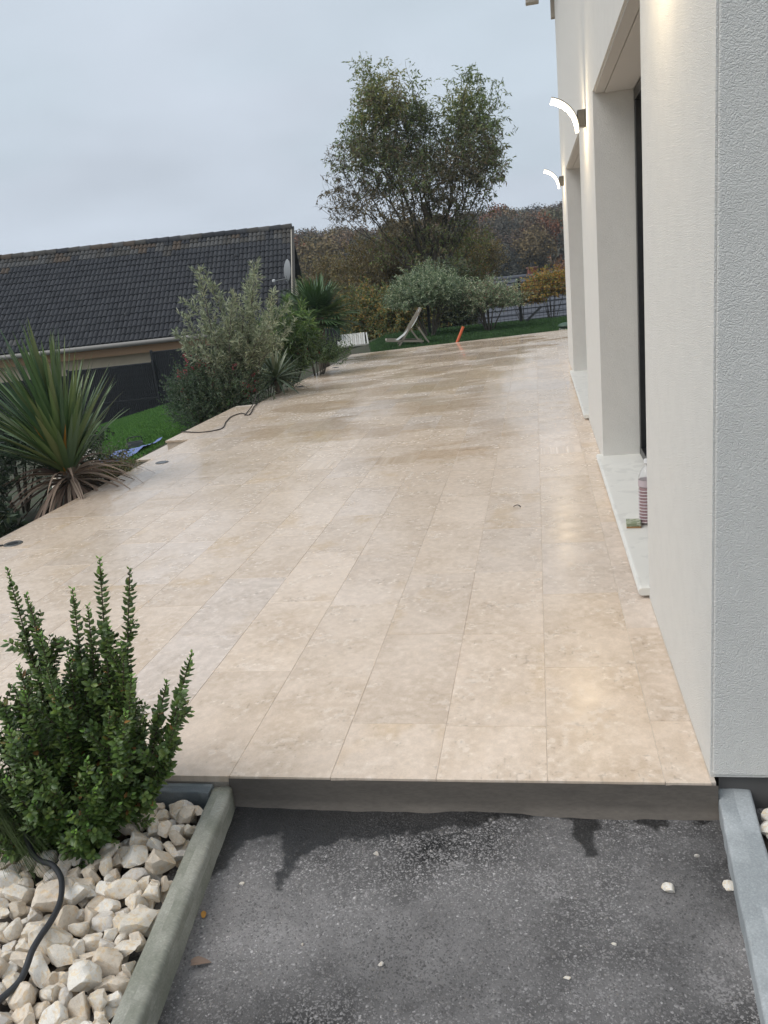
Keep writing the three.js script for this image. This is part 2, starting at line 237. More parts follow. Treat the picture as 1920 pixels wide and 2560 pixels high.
// ------------------------------------------------------------------ asphalt drive, kerbs, gravel beds
const AY = -0.1;
{
  const N = 2048, x0 = -1.06, x1 = 0.54, z0 = -2.05, z1 = -0.45, R = rng(21), g = new Float32Array(N * N), hgt = new Float32Array(N * N), wet = new Float32Array(N * N);
  const A = [[-1.0, -1.66], [-0.93, -1.702], [-0.911, -1.74], [-0.889, -1.818], [-0.883, -1.85], [-0.852, -1.876], [-0.794, -1.897], [-0.771, -1.839], [-0.755, -1.785], [-0.757, -1.74], [-0.752, -1.69], [-0.718, -1.664], [-0.722, -1.713], [-0.715, -1.742], [-0.703, -1.795], [-0.665, -1.84], [-0.624, -1.854], [-0.598, -1.887], [-0.557, -1.877], [-0.467, -1.897], [-0.388, -1.92], [-0.336, -1.939], [-0.255, -1.942], [-0.228, -1.95], [-0.195, -1.981], [-0.133, -1.991], [-0.036, -2.002], [-0.02, -2.1], [-1.1, -2.1]];
  const Bp = [[-0.02, -2.06], [0.0, -1.99], [0.02, -1.989], [0.023, -1.931], [0.035, -1.896], [0.048, -1.883], [0.046, -1.842], [0.079, -1.844], [0.075, -1.891], [0.093, -1.948], [0.101, -2.0], [0.101, -2.06]];
  const Cp = [[0.2, -2.06], [0.192, -1.988], [0.238, -1.954], [0.277, -1.977], [0.277, -2.06]], Dp = [[0.318, -2.06], [0.335, -2.001], [0.367, -1.98], [0.395, -1.988], [0.419, -2.06]];
  const inside = (p, x, z) => { let c = false; for (let i = 0, j = p.length - 1; i < p.length; j = i++) if ((p[i][1] > z) !== (p[j][1] > z) && x < (p[j][0] - p[i][0]) * (z - p[i][1]) / (p[j][1] - p[i][1]) + p[i][0]) c = !c; return c; };
  for (let j = 0; j < N; j++) for (let i = 0; i < N; i++) {
    const x = lerp(x0, x1, i / N), z = lerp(z0, z1, j / N), o = j * N + i; g[o] = 0.115 + 0.34 * (fbm(x * 3.2 + 7, z * 3.2 + 3, 5) - 0.48) + 0.03 * (vn(x * 60, z * 60) - 0.5); hgt[o] = 0.25 + 0.2 * vn(x * 190, z * 190);
    if (z < -1.62) { const q = x + (vn(x * 120, z * 120) - 0.5) * 0.02 + (vn(x * 33, z * 33 + 6) - 0.5) * 0.02, q2 = z + (vn(x * 110 + 40, z * 110) - 0.5) * 0.024; wet[o] = inside(A, q, q2) || inside(Bp, q, q2) || inside(Cp, q, q2) || inside(Dp, q, q2) ? 1 : 0; }
  }
  for (let k = 0; k < 150000; k++) { // aggregate: small stones in the binder
    const cx = R() * N, cy = R() * N, r = (1.2 + 3.6 * R() * R()) * 1.1, e = 0.6 + R() * 0.8, t = R(), v = t > 0.994 ? 0.46 : t > 0.955 ? 0.28 + R() * 0.12 : 0.055 + R() * 0.19, hh = 0.45 + R() * 0.5, a = R() * 3.14, ca = Math.cos(a), sa = Math.sin(a);
    for (let y = Math.max(0, cy - r | 0); y < Math.min(N, cy + r + 1); y++) for (let x = Math.max(0, cx - r | 0); x < Math.min(N, cx + r + 1); x++) { const dx = x - cx, dy = y - cy, u = (dx * ca + dy * sa) / e, w = (dy * ca - dx * sa) * e, q = (u * u + w * w) / (r * r); if (q < 1) { const o = y * N + x; g[o] = g[o] * 0.35 + v * (0.65 + 1.2 * (fbm(cx / 400 + 7, cy / 400 + 3, 2) - 0.5)); hgt[o] = Math.max(hgt[o], hh * (1 - q * 0.6)); } }
  }
  for (const [px, pz, r] of [[-0.28, -1.79, 0.028], [0.21, -1.873, 0.018], [0.176, -1.797, 0.02], [-0.06, -1.75, 0.04], [-0.02, -1.7, 0.03], [0.3, -1.45, 0.05]]) for (let j = 0; j < N; j++) { const z = lerp(z0, z1, j / N); if (Math.abs(z - pz) > r * 1.5) continue; for (let i = 0; i < N; i++) { const x = lerp(x0, x1, i / N), q = Math.hypot(x - px, z - pz) / r; if (q < 1.4 && vn(x * 240, z * 240) > 0.35 + q * 0.42) g[j * N + i] = lerp(g[j * N + i], 0.26, 0.5); } } // chalky marks
  for (const st of [1, N]) { const src = wet.slice(), H = 620; for (let j = 8; j < H; j++) for (let i = 8; i < N - 8; i++) { let a = 0; const o = j * N + i; for (let q = -6; q <= 6; q += 2) a += src[o + q * st]; wet[o] = a / 7; } }
  const m = mat(1, 1);
  m.map = tex(N, N, (i, j) => { const o = j * N + i, v = g[o] * (1 - 0.8 * wet[o]), t = HT[(o * 31) & 65535] * 0.06; return [v * (1.15 + t), v * 1.12, v * (1.07 + t * 0.8)]; }, { repeat: false });
  m.roughnessMap = tex(1024, 1024, (i, j) => { const q = lerp(0.92, 0.5, wet[(j * 2) * N + i * 2]); return [q, q, q]; }, { srgb: false, repeat: false });
  m.bumpMap = tex(N, N, (i, j) => { const v = hgt[j * N + i]; return [v, v, v]; }, { srgb: false, repeat: false }); m.bumpScale = 0.003;
  const geo = new THREE.PlaneGeometry(x1 - x0, z1 - z0, 40, 40); geo.rotateX(-Math.PI / 2); geo.translate((x0 + x1) / 2, AY, (z0 + z1) / 2);
  const p = geo.attributes.position, uv = geo.attributes.uv; for (let i = 0; i < p.count; i++) { uv.setXY(i, (p.getX(i) - x0) / (x1 - x0), (p.getZ(i) - z0) / (z1 - z0)); p.setY(i, AY + (fbm(p.getX(i) * 3, p.getZ(i) * 3, 2) - 0.5) * 0.012); }
  geo.computeVertexNormals(); structure('drive', geo, m);
  const m2 = mat([0.066, 0.063, 0.064], 0.92); structure('drive_behind', planarUV(box(x0, x1, AY - 0.15, AY - 0.002, z1 + 0.001, 14)), m2);
}
function kerb(name, label, pts, wA, wB, top, m, rnd) { // pts: axis from far to near end, widths
  const s = new THREE.Shape(), P = [], I = [], R = rng(label.length), N = 44, prof = (w) => [[-w / 2, -0.2], [-w / 2, -rnd], [-w / 2 + rnd * 0.3, -rnd * 0.3], [-w / 2 + rnd, 0], [0, 0.001], [w / 2 - rnd, 0], [w / 2 - rnd * 0.3, -rnd * 0.3], [w / 2, -rnd], [w / 2, -0.2]];
  const [a, b] = pts, dx = b[0] - a[0], dz = b[1] - a[1], L = Math.hypot(dx, dz), nx = -dz / L, nz = dx / L, uv = [];
  for (let i = 0; i <= N; i++) { const t = i / N; prof(lerp(wA, wB, t)).forEach(([o, y], k) => { const j = (vn(t * L * 40 + k * 9, k + 2) - 0.5) * 0.0035; P.push(a[0] + dx * t - nx * (o + j), top + y + j * 0.6, a[1] + dz * t - nz * (o + j)); uv.push(t * L, (o + y) * 1); }); }
  for (let i = 0; i < N; i++) for (let k = 0; k < 8; k++) { const q = i * 9 + k; I.push(q, q + 1, q + 9, q + 9, q + 1, q + 10); }
  for (let k = 1; k < 8; k++) I.push(0, k + 1, k);
  const g = new THREE.BufferGeometry(); g.setAttribute('position', new THREE.Float32BufferAttribute(P, 3)); g.setAttribute('uv', new THREE.Float32BufferAttribute(uv.map((v) => v * 1.2), 2)); g.setIndex(I); g.computeVertexNormals();
  return solo(name, g, m, label, 'kerb');
}
{
  const k1 = mat(1, 0.9); k1.map = concreteTex([0.225, 0.23, 0.185], [0.34, 0.335, 0.285], 13);
  const k2 = mat(1, 0.8); k2.map = concreteTex([0.3, 0.32, 0.325], [0.4, 0.42, 0.425], 23);
  kerb('kerb', 'narrow rounded olive grey concrete kerb between cream stones and asphalt', [[-1.0, -1.996], [-0.83, -0.5]], 0.064, 0.072, -0.02, k1, 0.014);
  kerb('kerb', 'smooth blue grey concrete kerb running from the house corner', [[0.468, -2.13], [0.335, -0.4]], 0.088, 0.092, -0.048, k2, 0.008);
  const k3 = mat(1, 0.85); k3.map = concreteTex([0.12, 0.14, 0.15], [0.2, 0.22, 0.225], 33);
  solo('edging_slab', boxUV(rbox(-3.4, -1.034, -0.3, -0.022, -2.018, -1.972, 0.006), 2), k3, 'dark blue grey concrete edging under the terrace rim behind the stones', 'edging');
}
const soil = mat(1, 0.95); soil.map = tex(256, 256, (i, j) => { const n = fbm(i / 9, j / 9, 4), q = 0.6 + 0.8 * n; return [0.045 * q, 0.034 * q, 0.026 * q]; });
structure('gravel_bed_soil', planarUV(box(-4.2, -1.03, -0.4, -0.105, -1.971, 2.0)), soil);
structure('gravel_strip_soil', planarUV(box(0.42, 6, -0.4, -0.098, -2.035, 2.0)), soil);
// loose stones
const stoneGeos = [];
{
  const R = rng(404);
  for (let k = 0; k < 16; k++) {
    let g = new THREE.IcosahedronGeometry(1, 5); const p = g.attributes.position, planes = []; const nf = 6 + Math.floor(R() * 4);
    for (let q = 0; q < nf; q++) planes.push([rdir(R), 0.34 + R() * 0.34]);
    const sx = 0.8 + R() * 0.55, sy = 0.62 + R() * 0.3, sz = 0.7 + R() * 0.4, v = V(0, 0, 0), se = R() * 40;
    for (let i = 0; i < p.count; i++) {
      v.fromBufferAttribute(p, i); for (let it = 0; it < 2; it++) for (const [n, d] of planes) { const e = v.dot(n) - d; if (e > 0) v.addScaledVector(n, -e * 0.93); }
      const b = 1 + (vn(v.x * 2.6 + se, v.y * 2.6 + v.z * 3.1 + se) - 0.5) * 0.16 + (vn(v.x * 7 + se, v.z * 7 - v.y * 6) - 0.5) * 0.06 + (vn(v.x * 17 + v.y * 15, v.z * 17 - v.y * 9) - 0.5) * 0.03; p.setXYZ(i, v.x * b * sx, v.y * b * sy, v.z * b * sz);
    }
    g.deleteAttribute('normal'); g.deleteAttribute('uv'); g = toCreasedNormals(g, 0.5); boxUV(g, 0.6); g = boxUV(g, 0.6); g.scale(0.72, 0.72, 0.72); g.computeBoundingBox(); stoneGeos.push(g);
  }
}
const stoneMats = [[0.74, 0.67, 0.57], [0.80, 0.75, 0.67], [0.66, 0.57, 0.46], [0.78, 0.71, 0.61], [0.68, 0.63, 0.57], [0.75, 0.65, 0.53]].map((c, q) => {
  const m = mat(c, 0.85); m.map = tex(256, 256, (i, j) => { const n = fbm(i / 26 + q * 9, j / 26, 5), f = fbm(i / 5, j / 5 + q * 5, 3), r = sstep(0.58, 0.8, fbm(i / 40 + 70 + q, j / 40, 3)) * 0.7, k = 0.8 + 0.3 * n + 0.25 * (f - 0.5); return [k, k * lerp(1, 0.84, r), k * lerp(1, 0.62, r)]; });
  m.bumpMap = m.map; m.bumpScale = 0.003; return m;
});
{
  const R = rng(61), put = []; let made = 0;
  const kx = (z) => lerp(-1.0, -0.83, (z + 1.996) / 1.496) - 0.045;
  const place = (x, z, r, y) => {
    const o = sh(new THREE.Mesh(stoneGeos[Math.floor(R() * 16)], stoneMats[Math.floor(R() * 6)])); o.name = numbered('loose_stone'); o.scale.setScalar(r * 2); o.rotation.set((R() - 0.5) * 0.9, R() * 6.28, (R() - 0.5) * 0.9); o.position.set(x, y, z); scene.add(o);
    o.updateMatrixWorld(); const bb = new THREE.Box3().setFromObject(o); o.position.y += y - bb.min.y - 0.004; tag(o, 'cream angular stone lying loose in the kerbed bed', 'stone', 'loose cream stones in the kerbed bed'); made++;
  };
  for (let layer = 0; layer < 2; layer++) {
    const pts = []; const tries = layer ? 6500 : 1500;
    for (let t = 0; t < tries; t++) {
      const z = lerp(-1.945, -1.1, R()), r = (layer ? 0.017 + 0.019 * R() * R() : 0.018 + 0.008 * R()) * (t < 120 && layer ? 1.15 : 1), x = lerp(-1.66 + (z + 1.95) * 0.5, kx(z) - r * 0.75, R());
      if (Math.hypot((x + 1.38) / 0.16, (z + 1.83) / 0.1) < 1) continue;
      if (pts.every((p) => Math.hypot(p[0] - x, p[1] - z) > (p[2] + r) * (layer ? 0.8 : 0.9))) { pts.push([x, z, r]); if (made < (layer ? 299 : 95)) place(x, z, r, layer ? -0.085 + R() * 0.012 : -0.107); }
    }
  }
  for (let k = 0; k < 46; k++) { // smaller white gravel on the other side
    const z = lerp(-2.03, -1.78, R()), x = lerp(0.52, 0.68, R()); const o = sh(new THREE.Mesh(stoneGeos[k % 16], stoneMats[k % 3 === 0 ? 4 : 1])); o.name = numbered('white_pebble'); o.scale.setScalar(0.024 + R() * 0.022); o.rotation.set(R() * 3, R() * 6, R() * 3); o.position.set(x, -0.085 + R() * 0.012, z); scene.add(o); tag(o, 'small whitish pebble in the strip beside the blue grey kerb', 'pebble', 'whitish pebbles beside the blue grey kerb');
  }
}

// ------------------------------------------------------------------ the rendered house on the right
const WX = 0.40, IN = 0.652, TOP = 4.9, ZE = -11.85, ZC = -2.05;
{
  const house = thing('house', 'pale rendered house with deep door openings along the terrace', 'house');
  const render = mat([0.775, 0.755, 0.705], 0.92);
  const N = 1024, hm = new Float32Array(N * N), R = rng(8);
  for (let k = 0; k < 80000; k++) { const cx = R() * N, cy = R() * N, r = 1.8 + R() * 3.4, h = 0.25 + R() * 0.75, e = 0.7 + R() * 0.6; for (let y = Math.ceil(cy - r); y < cy + r; y++) for (let x = Math.ceil(cx - r); x < cx + r; x++) { const q = ((x - cx) ** 2 * e + (y - cy) ** 2 / e) / (r * r); if (q < 1) { const o = ((y + N) % N) * N + (x + N) % N; hm[o] = Math.max(hm[o], h * (1 - q)); } } }
  render.bumpMap = tex(N, N, (i, j) => { const v = clamp(hm[j * N + i] * 0.85 + vn(i / 1.7, j / 1.7) * 0.1); return [v, v, v]; }, { srgb: false }); render.bumpScale = 0.0026;
  render.map = tex(512, 512, (i, j) => { const k = 0.95 + 0.07 * fbm(i / 50, j / 50, 4) + 0.03 * (vn(i / 2, j / 2) - 0.5); return [k, k, k]; });
  const UVS = 1 / 0.5;
  // front wall with two openings, 25 cm thick
  const D = [[-3.33, -5.72], [-7.36, -10.25]], HEAD = 2.345, SILL = 0.012;
  const s = new THREE.Shape([V2(-ZC, 0), V2(-ZE, 0), V2(-ZE, TOP), V2(-ZC, TOP)]); function V2(a, b) { return new THREE.Vector2(a, b); }
  for (const [a, b] of D) s.holes.push(new THREE.Path([V2(-a, SILL), V2(-a, HEAD), V2(-b, HEAD), V2(-b, SILL)]));
  const fg = new THREE.ExtrudeGeometry(s, { depth: IN + 0.1 - WX, bevelEnabled: false }); fg.rotateY(Math.PI / 2); fg.translate(WX, 0, 0);
  part('front_wall', boxUV(fg, UVS), render, house);
  part('end_wall', boxUV(rbox(WX + 0.003, 7.5, 0.004, TOP - 0.003, ZC - 0.3, ZC + 0.004, 0.008), UVS), render, house);
  part('end_wall_001', boxUV(box(IN + 0.101, 7.5, 0, TOP, ZE, ZE + 0.25), UVS), render, house);
  part('back_wall', boxUV(box(7.25, 7.502, -0.6, TOP, ZE + 0.251, ZC - 0.301), UVS), render, house);
  part('foundation', boxUV(box(WX + 0.025, 7.45, -0.6, -0.002, ZE + 0.02, ZC - 0.015), 1), mat([0.1, 0.095, 0.09], 0.9), house);
  part('floor', box(IN + 0.102, 7.249, 0, 0.03, ZE + 0.252, ZC - 0.302), mat([0.2, 0.17, 0.14], 0.7), house);
  part('ceiling', box(IN + 0.102, 7.249, 2.6, 2.7, ZE + 0.252, ZC - 0.302), mat(0.5, 0.9), house);
  // roof, eaves and the boxed verge at the far corner
  const rs = new THREE.Shape([V2(-0.02, 4.92), V2(3.95, 7.6), V2(7.95, 4.92), V2(7.95, 5.06), V2(3.95, 7.76), V2(-0.02, 5.06)]), rg = new THREE.ExtrudeGeometry(rs, { depth: ZC + 0.3 - ZE + 0.35, bevelEnabled: false }); rg.translate(0, 0, ZE - 0.35);
  const roof = part('roof', rg, mat([0.05, 0.05, 0.055], 0.8), house);
  part('eaves_board', box(0.02, WX - 0.002, 4.84, 4.915, ZE - 0.5, ZC + 0.2), mat([0.52, 0.49, 0.43], 0.7), roof);
  part('verge_box', rbox(0.352, 0.44, 4.27, 4.838, ZE - 0.09, ZE - 0.004, 0.006), mat([0.36, 0.32, 0.27], 0.75), house);
  part('gutter_end', rbox(0.05, 0.22, 4.59, 4.838, -12.42, -12.28, 0.01), mat([0.5, 0.47, 0.42], 0.7), roof);
  const frameM = mat([0.012, 0.0125, 0.014], 0.35), glassM = new THREE.MeshPhysicalMaterial({ color: 0xffffff, roughness: 0.02, transmission: 1, thickness: 0, ior: 1.5 });
  const sillM = mat(1, 0.45); sillM.map = tex(512, 512, (i, j) => { const n = fbm(i / 70 + 5, j / 70, 5), v = sstep(0.62, 0.7, fbm(i / 30 + n * 4, j / 60, 4)), k = 0.93 + 0.1 * n - 0.1 * v; return [0.72 * k, 0.705 * k, 0.655 * k]; });
  const soff = mat([0.62, 0.60, 0.56], 0.7);
  D.forEach(([a, b], q) => {
    // marble sill in slabs, nosed front edge
    const L0 = a + 0.03, L1 = b - (q ? 0.12 : 0.07), seams = q ? [L0, -8.5, -9.6, L1] : [L0, -4.57, L1];
    for (let k = 0; k < seams.length - 1; k++) {
      const yt = 0.047, z0 = seams[k] - (k ? 0.0008 : 0), z1 = seams[k + 1] + 0.0008, sp = new THREE.Shape(); sp.moveTo(0.364, yt - 0.034); sp.absarc(0.372, yt - 0.017, 0.017, -Math.PI / 2 - 0.1, -Math.PI * 1.5, true); sp.lineTo(IN + 0.05, yt); sp.lineTo(IN + 0.05, yt - 0.034); sp.closePath();
      const outer = new THREE.ExtrudeGeometry(sp, { depth: z0 - z1, bevelEnabled: true, bevelSize: 0.0012, bevelThickness: 0.0012, bevelOffset: -0.0012, bevelSegments: 1, curveSegments: 6 }); outer.translate(0, 0, z1);
      part(`sill_slab${q * 2 + k ? '_' + String(q * 2 + k).padStart(3, '0') : ''}`, boxUV(outer, 0.9), sillM, house);
    }
    // shutter box panel under the lintel
    part(q ? 'soffit_panel_001' : 'soffit_panel', boxUV(box(0.472, IN - 0.012, HEAD - 0.016, HEAD + 0.02, b + 0.004, a - 0.004), 1), soff, house);
    part(q ? 'soffit_strip_001' : 'soffit_strip', boxUV(box(WX + 0.012, 0.468, HEAD - 0.012, HEAD + 0.02, b + 0.004, a - 0.004), 1), soff, house);
    // dark sliding door
    const f = new THREE.Group(); f.name = q ? 'sliding_door_001' : 'sliding_door'; house.add(f);
    const x0 = IN - 0.01, x1 = IN + 0.06, y0 = 0.0475, y1 = HEAD - 0.017, w = 0.07, zm = (a + b) / 2;
    part('door_frame', merge([rbox(x0, x1, y0, y0 + 0.055, b, a, 0.004), rbox(x0, x1, y1 - w, y1, b, a, 0.004), rbox(x0 + 0.001, x1 - 0.001, y0 + 0.05, y1 - w, a - w, a - 0.001, 0.004), rbox(x0 + 0.001, x1 - 0.001, y0 + 0.05, y1 - w, b + 0.001, b + w, 0.004), rbox(x0 + 0.002, x1 - 0.002, y0 + 0.05, y1 - w, zm - 0.06, zm + 0.06, 0.004)]), frameM, f);
    part('pane', box(IN + 0.02, IN + 0.026, y0 + 0.04, y1 - w + 0.01, zm + 0.05, a - w + 0.01), glassM, f);
    part('pane', box(IN + 0.03, IN + 0.036, y0 + 0.04, y1 - w + 0.01, b + w - 0.01, zm - 0.05), glassM, f);
  });
}

// ------------------------------------------------------------------ curved wall lamps, lit
{
  const dark = mat([0.10, 0.095, 0.085], 0.5, { metalness: 0.4 }), glow = new THREE.MeshStandardMaterial({ color: 0xffffff, roughness: 0.4, emissive: new THREE.Color(1, 0.9, 0.70), emissiveIntensity: 1.2 });
  const where = ['beside the house corner, above the first door opening', 'on the wall between the two door openings', 'on the far end of the wall past the second door opening'];
  [[-2.74, 2.31], [-6.45, 2.305], [-11.05, 2.28]].forEach(([z, yc], i) => {
    const t = thing('wall_lamp', `lit curved wall lamp ${where[i]}`, 'wall lamp', 'curved wall lamps along the house', [WX, yc, z]);
    // arc from the raised tip down to the wall side, centre below and outward
    const c = [-0.285, -0.075], r = 0.235, a0 = 0.02, a1 = 1.32, H = 0.045, bend = (r0, r1, A0, A1) => { const s = new THREE.Shape(); for (let q = 0; q <= 24; q++) { const A = lerp(A0, A1, q / 24); s[q ? 'lineTo' : 'moveTo'](c[0] + Math.cos(A) * r1, c[1] + Math.sin(A) * r1); } for (let q = 24; q >= 0; q--) { const A = lerp(A0, A1, q / 24), ri = r1 - (r1 - r0) * (0.62 + 0.55 * q / 24); s.lineTo(c[0] + Math.cos(A) * ri, c[1] + Math.sin(A) * ri); } s.closePath(); const g = new THREE.ExtrudeGeometry(s, { depth: H * 2 - 0.006, bevelEnabled: true, bevelSize: 0.003, bevelThickness: 0.003, bevelSegments: 2, curveSegments: 20 }); g.translate(0, 0, -H + 0.003); return g; };
    part('diffuser', bend(r - 0.026, r - 0.003, a0 - 0.05, a1), glow, t);
    const hs = new THREE.Shape(); hs.absarc(c[0], c[1], r + 0.006, a0 - 0.02, a1 + 0.02, false); hs.absarc(c[0], c[1], r + 0.001, a1 + 0.02, a0 - 0.02, true); const hg = new THREE.ExtrudeGeometry(hs, { depth: H * 2 - 0.004, bevelEnabled: false, curveSegments: 20 }); hg.translate(0, 0, -H + 0.002);
    part('housing', hg, dark, t);
    part('wall_bracket', rbox(-0.058, -0.002, -0.055, 0.055, -H + 0.004, H - 0.004, 0.006), dark, t);
    for (const [ang, rr] of [[0.25, 0.16], [0.95, 0.16]]) { const l = new THREE.PointLight(new THREE.Color(1, 0.80, 0.52), 0.27, 0, 2); l.position.set(c[0] + Math.cos(ang) * rr, c[1] + Math.sin(ang) * rr, 0); l.castShadow = true; l.shadow.radius = 2.0; t.add(l); }
  });
}

const bladeM = [[0.10, 0.17, 0.06], [0.08, 0.145, 0.055], [0.13, 0.2, 0.07], [0.075, 0.135, 0.07], [0.16, 0.2, 0.08]].map((c) => mat(c, 0.5, { side: THREE.DoubleSide })), deadM = [[0.2, 0.14, 0.105], [0.26, 0.19, 0.14], [0.14, 0.095, 0.07], [0.34, 0.26, 0.2]].map((c) => mat(c, 0.85, { side: THREE.DoubleSide })), amberM = mat([0.42, 0.2, 0.03], 0.6, { side: THREE.DoubleSide });
// ------------------------------------------------------------------ small things on the terrace and the drive
{
  const steel = mat([0.16, 0.155, 0.145], 0.4, { metalness: 0.8 }), lens = mat([0.03, 0.03, 0.032], 0.15);
  [-4.472, -6.7, -11.33, -13.52].forEach((z, i) => {
    const t = thing('floor_spotlight', i === 0 ? 'round unlit floor spotlight with a scrap of wire beside it' : 'round unlit spotlight set flush in the tiles near the terrace rim', 'spotlight', 'round spotlights set along the terrace rim', [-3.36, 0.0012, z]);
    part('bezel', new THREE.LatheGeometry([[0.036, 0.001], [0.042, 0.004], [0.056, 0.004], [0.06, 0]].map(([a, b]) => new THREE.Vector2(a, b)), 28), steel, t);
    const g = new THREE.CylinderGeometry(0.037, 0.037, 0.003, 24); g.translate(0, 0.0012, 0); part('lens', g, lens, t);
    if (!i) part('wire', rod([V(-0.05, 0.004, 0.03), V(-0.09, 0.006, 0.06), V(-0.13, 0.005, 0.035), V(-0.10, 0.004, 0.0)], 0.005, 0.005, 6, 14), mat(0.05, 0.6), t);
  });
  const cab = [[-3.868, -8.087, -0.14], [-3.99, -8.2, -0.14], [-4.0, -8.42, -0.138], [-3.875, -8.3, -0.08], [-3.835, -8.22, 0.004], [-3.79, -8.2, 0.008], [-3.542, -8.103, 0.006], [-3.39, -8.205, 0.006], [-3.491, -8.678, 0.006], [-3.55, -9.05, 0.008], [-3.49, -9.193, 0.01], [-3.351, -9.024, 0.008], [-3.5, -9.7, 0.012], [-3.55, -9.98, 0.006], [-3.7, -10.5, 0.06]].map(([x, z, y]) => V(x, y, z));
  solo('power_cable', rod(cab, 0.0065, 0.0065, 6, 120), mat([0.05, 0.04, 0.032], 0.6), 'thin dark cable snaking from the step across the tiles', 'cable');
  solo('cable_end', rod([V(-3.4, 0.006, -9.05), V(-3.46, 0.01, -9.35), V(-3.53, 0.05, -9.8), V(-3.62, 0.13, -10.2)], 0.006, 0.006, 6, 30), mat([0.06, 0.05, 0.045], 0.6), 'loose cable end rising from the tiles to the red flowered shrub', 'cable');
  const curl = []; for (let i = 0; i <= 8; i++) { const a = i / 8 * 2.4 + 0.3; curl.push(V(-0.175 + Math.cos(a) * 0.022, 0.004 + 0.008 * Math.sin(i / 8 * 3.1), -4.72 - Math.sin(a) * 0.018)); }
  solo('dry_leaf', rod(curl, 0.0035, 0.002, 5, 16), mat([0.03, 0.02, 0.014], 0.7), 'small dark curled leaf scrap lying on the tiles', 'leaf');
  [[-0.868, -1.42, 0.4, 'brown curled leaf lying on the asphalt against the olive grey kerb'], [-0.895, -1.56, 2.1, 'small yellowish leaf scrap at the foot of the olive grey kerb']].forEach(([x, z, a, l], i) => { const g = swordLeaf(V(0, 0.004, 0), V(1, 0.25, 0.2), i ? 0.028 : 0.05, i ? 0.014 : 0.022, 0.28, 0.8, 0.3), o = solo('dry_leaf', g, i ? amberM : deadM[0], l, 'leaf'); o.position.set(x, AY + 0.003, z); o.rotation.y = a; });
  // pipe
  const pipe = thing('orange_pipe', 'orange plastic pipe leaning out of the lawn edge', 'pipe');
  const pg = new THREE.CylinderGeometry(0.026, 0.026, 0.34, 20, 1, true), pq = new THREE.Quaternion().setFromUnitVectors(V(0, 1, 0), V(0.15, 0.3, -0.03).normalize()); pg.applyQuaternion(pq); pg.translate(-1.5, 0.13, -16.33); part('tube', pg, mat([0.62, 0.13, 0.05], 0.45, { side: THREE.DoubleSide }), pipe);
  const pr = new THREE.TorusGeometry(0.0275, 0.004, 8, 20); pr.rotateX(Math.PI / 2); pr.applyQuaternion(pq); pr.translate(-1.5 + 0.0744, 0.13 + 0.149, -16.33 - 0.015); part('socket_rim', pr, mat([0.62, 0.13, 0.05], 0.45), pipe);
  // bottle on the sill
  const bt = thing('bottle', 'ribbed clear plastic bottle of red liquid on the marble sill', 'bottle', null, [0.503, 0.0475, -4.17]);
  const prof = [[0.0, 0.003], [0.036, 0.0], [0.043, 0.006]]; for (let k = 0; k < 11; k++) { const y = 0.012 + k * 0.0165; prof.push([0.0445, y], [0.0445, y + 0.009], [0.0405, y + 0.0125]); } prof.push([0.0445, 0.197], [0.0445, 0.235], [0.043, 0.25], [0.032, 0.278], [0.019, 0.296], [0.0145, 0.305], [0.0145, 0.318]);
  const clear = new THREE.MeshPhysicalMaterial({ color: 0xffffff, roughness: 0.12, transmission: 0.85, thickness: 0, ior: 1.45 }), v2 = (a) => a.map(([x, y]) => new THREE.Vector2(x, y));
  part('shell', new THREE.LatheGeometry(v2(prof), 32), clear, bt);
  part('liquid', new THREE.LatheGeometry(v2([[0, 0.006], [0.034, 0.006], ...prof.slice(3, 35).map(([x, y]) => [x - 0.004, y + 0.002]), [0.038, 0.195], [0, 0.195]]), 28), mat([0.22, 0.045, 0.055], 0.35), bt);
  const ribs = []; for (let k = 0; k < 11; k++) { const rg = new THREE.TorusGeometry(0.0446, 0.0021, 6, 32); rg.rotateX(Math.PI / 2); rg.rotateZ(0.08); rg.translate(0, 0.0165 + k * 0.0165, 0); ribs.push(rg); } part('ribs', merge(ribs), mat([0.6, 0.52, 0.54], 0.3), bt).userData.kind = 'stuff';
  const band = new THREE.LatheGeometry(v2([[0.0449, 0.2], [0.0451, 0.201], [0.0451, 0.232], [0.0449, 0.233]]), 32); part('label', band, mat([0.5, 0.42, 0.44], 0.6), bt);
  part('cap', new THREE.CylinderGeometry(0.0165, 0.0165, 0.018, 24).translate(0, 0.327, 0), mat([0.75, 0.75, 0.75], 0.5), bt);
  // stained block
  const bm = mat(1, 0.9); bm.map = tex(128, 128, (i, j) => { const n = fbm(i / 16, j / 16, 4), a = sstep(0.45, 0.55, n), b = sstep(0.6, 0.66, fbm(i / 9 + 40, j / 22, 3)); const base = [lerp(0.42, 0.24, a), lerp(0.43, 0.27, a), lerp(0.33, 0.17, a)]; return b ? base.map((v, k) => lerp(v, [0.1, 0.13, 0.08][k], b)) : base; });
  const blk = thing('stained_block', 'small square block with greenish stained top on the marble sill', 'block', null, [0.427, 0.0475, -4.13], -0.08); const bg = boxUV(rbox(-0.036, 0.036, 0.009, 0.028, -0.038, 0.038, 0.003), 6); part('top', bg, bm, blk); part('base', rbox(-0.035, 0.0355, 0, 0.0095, -0.037, 0.0375, 0.002), mat([0.34, 0.2, 0.09], 0.9), blk);
  // pebbles on the asphalt
  [[0.246, -1.723, 0.026, 'large smooth cream pebble lying alone on the asphalt'], [0.385, -1.742, 0.024, 'white pebble against the blue grey kerb on the asphalt']].forEach(([x, z, s, l], i) => { const o = solo('stray_pebble', stoneGeos[3 + i * 4], stoneMats[1], l, 'pebble'); o.scale.set(s, s * 0.8, s * 1.2); o.rotation.y = 0.6; o.position.set(x, AY + s * 0.22, z); });
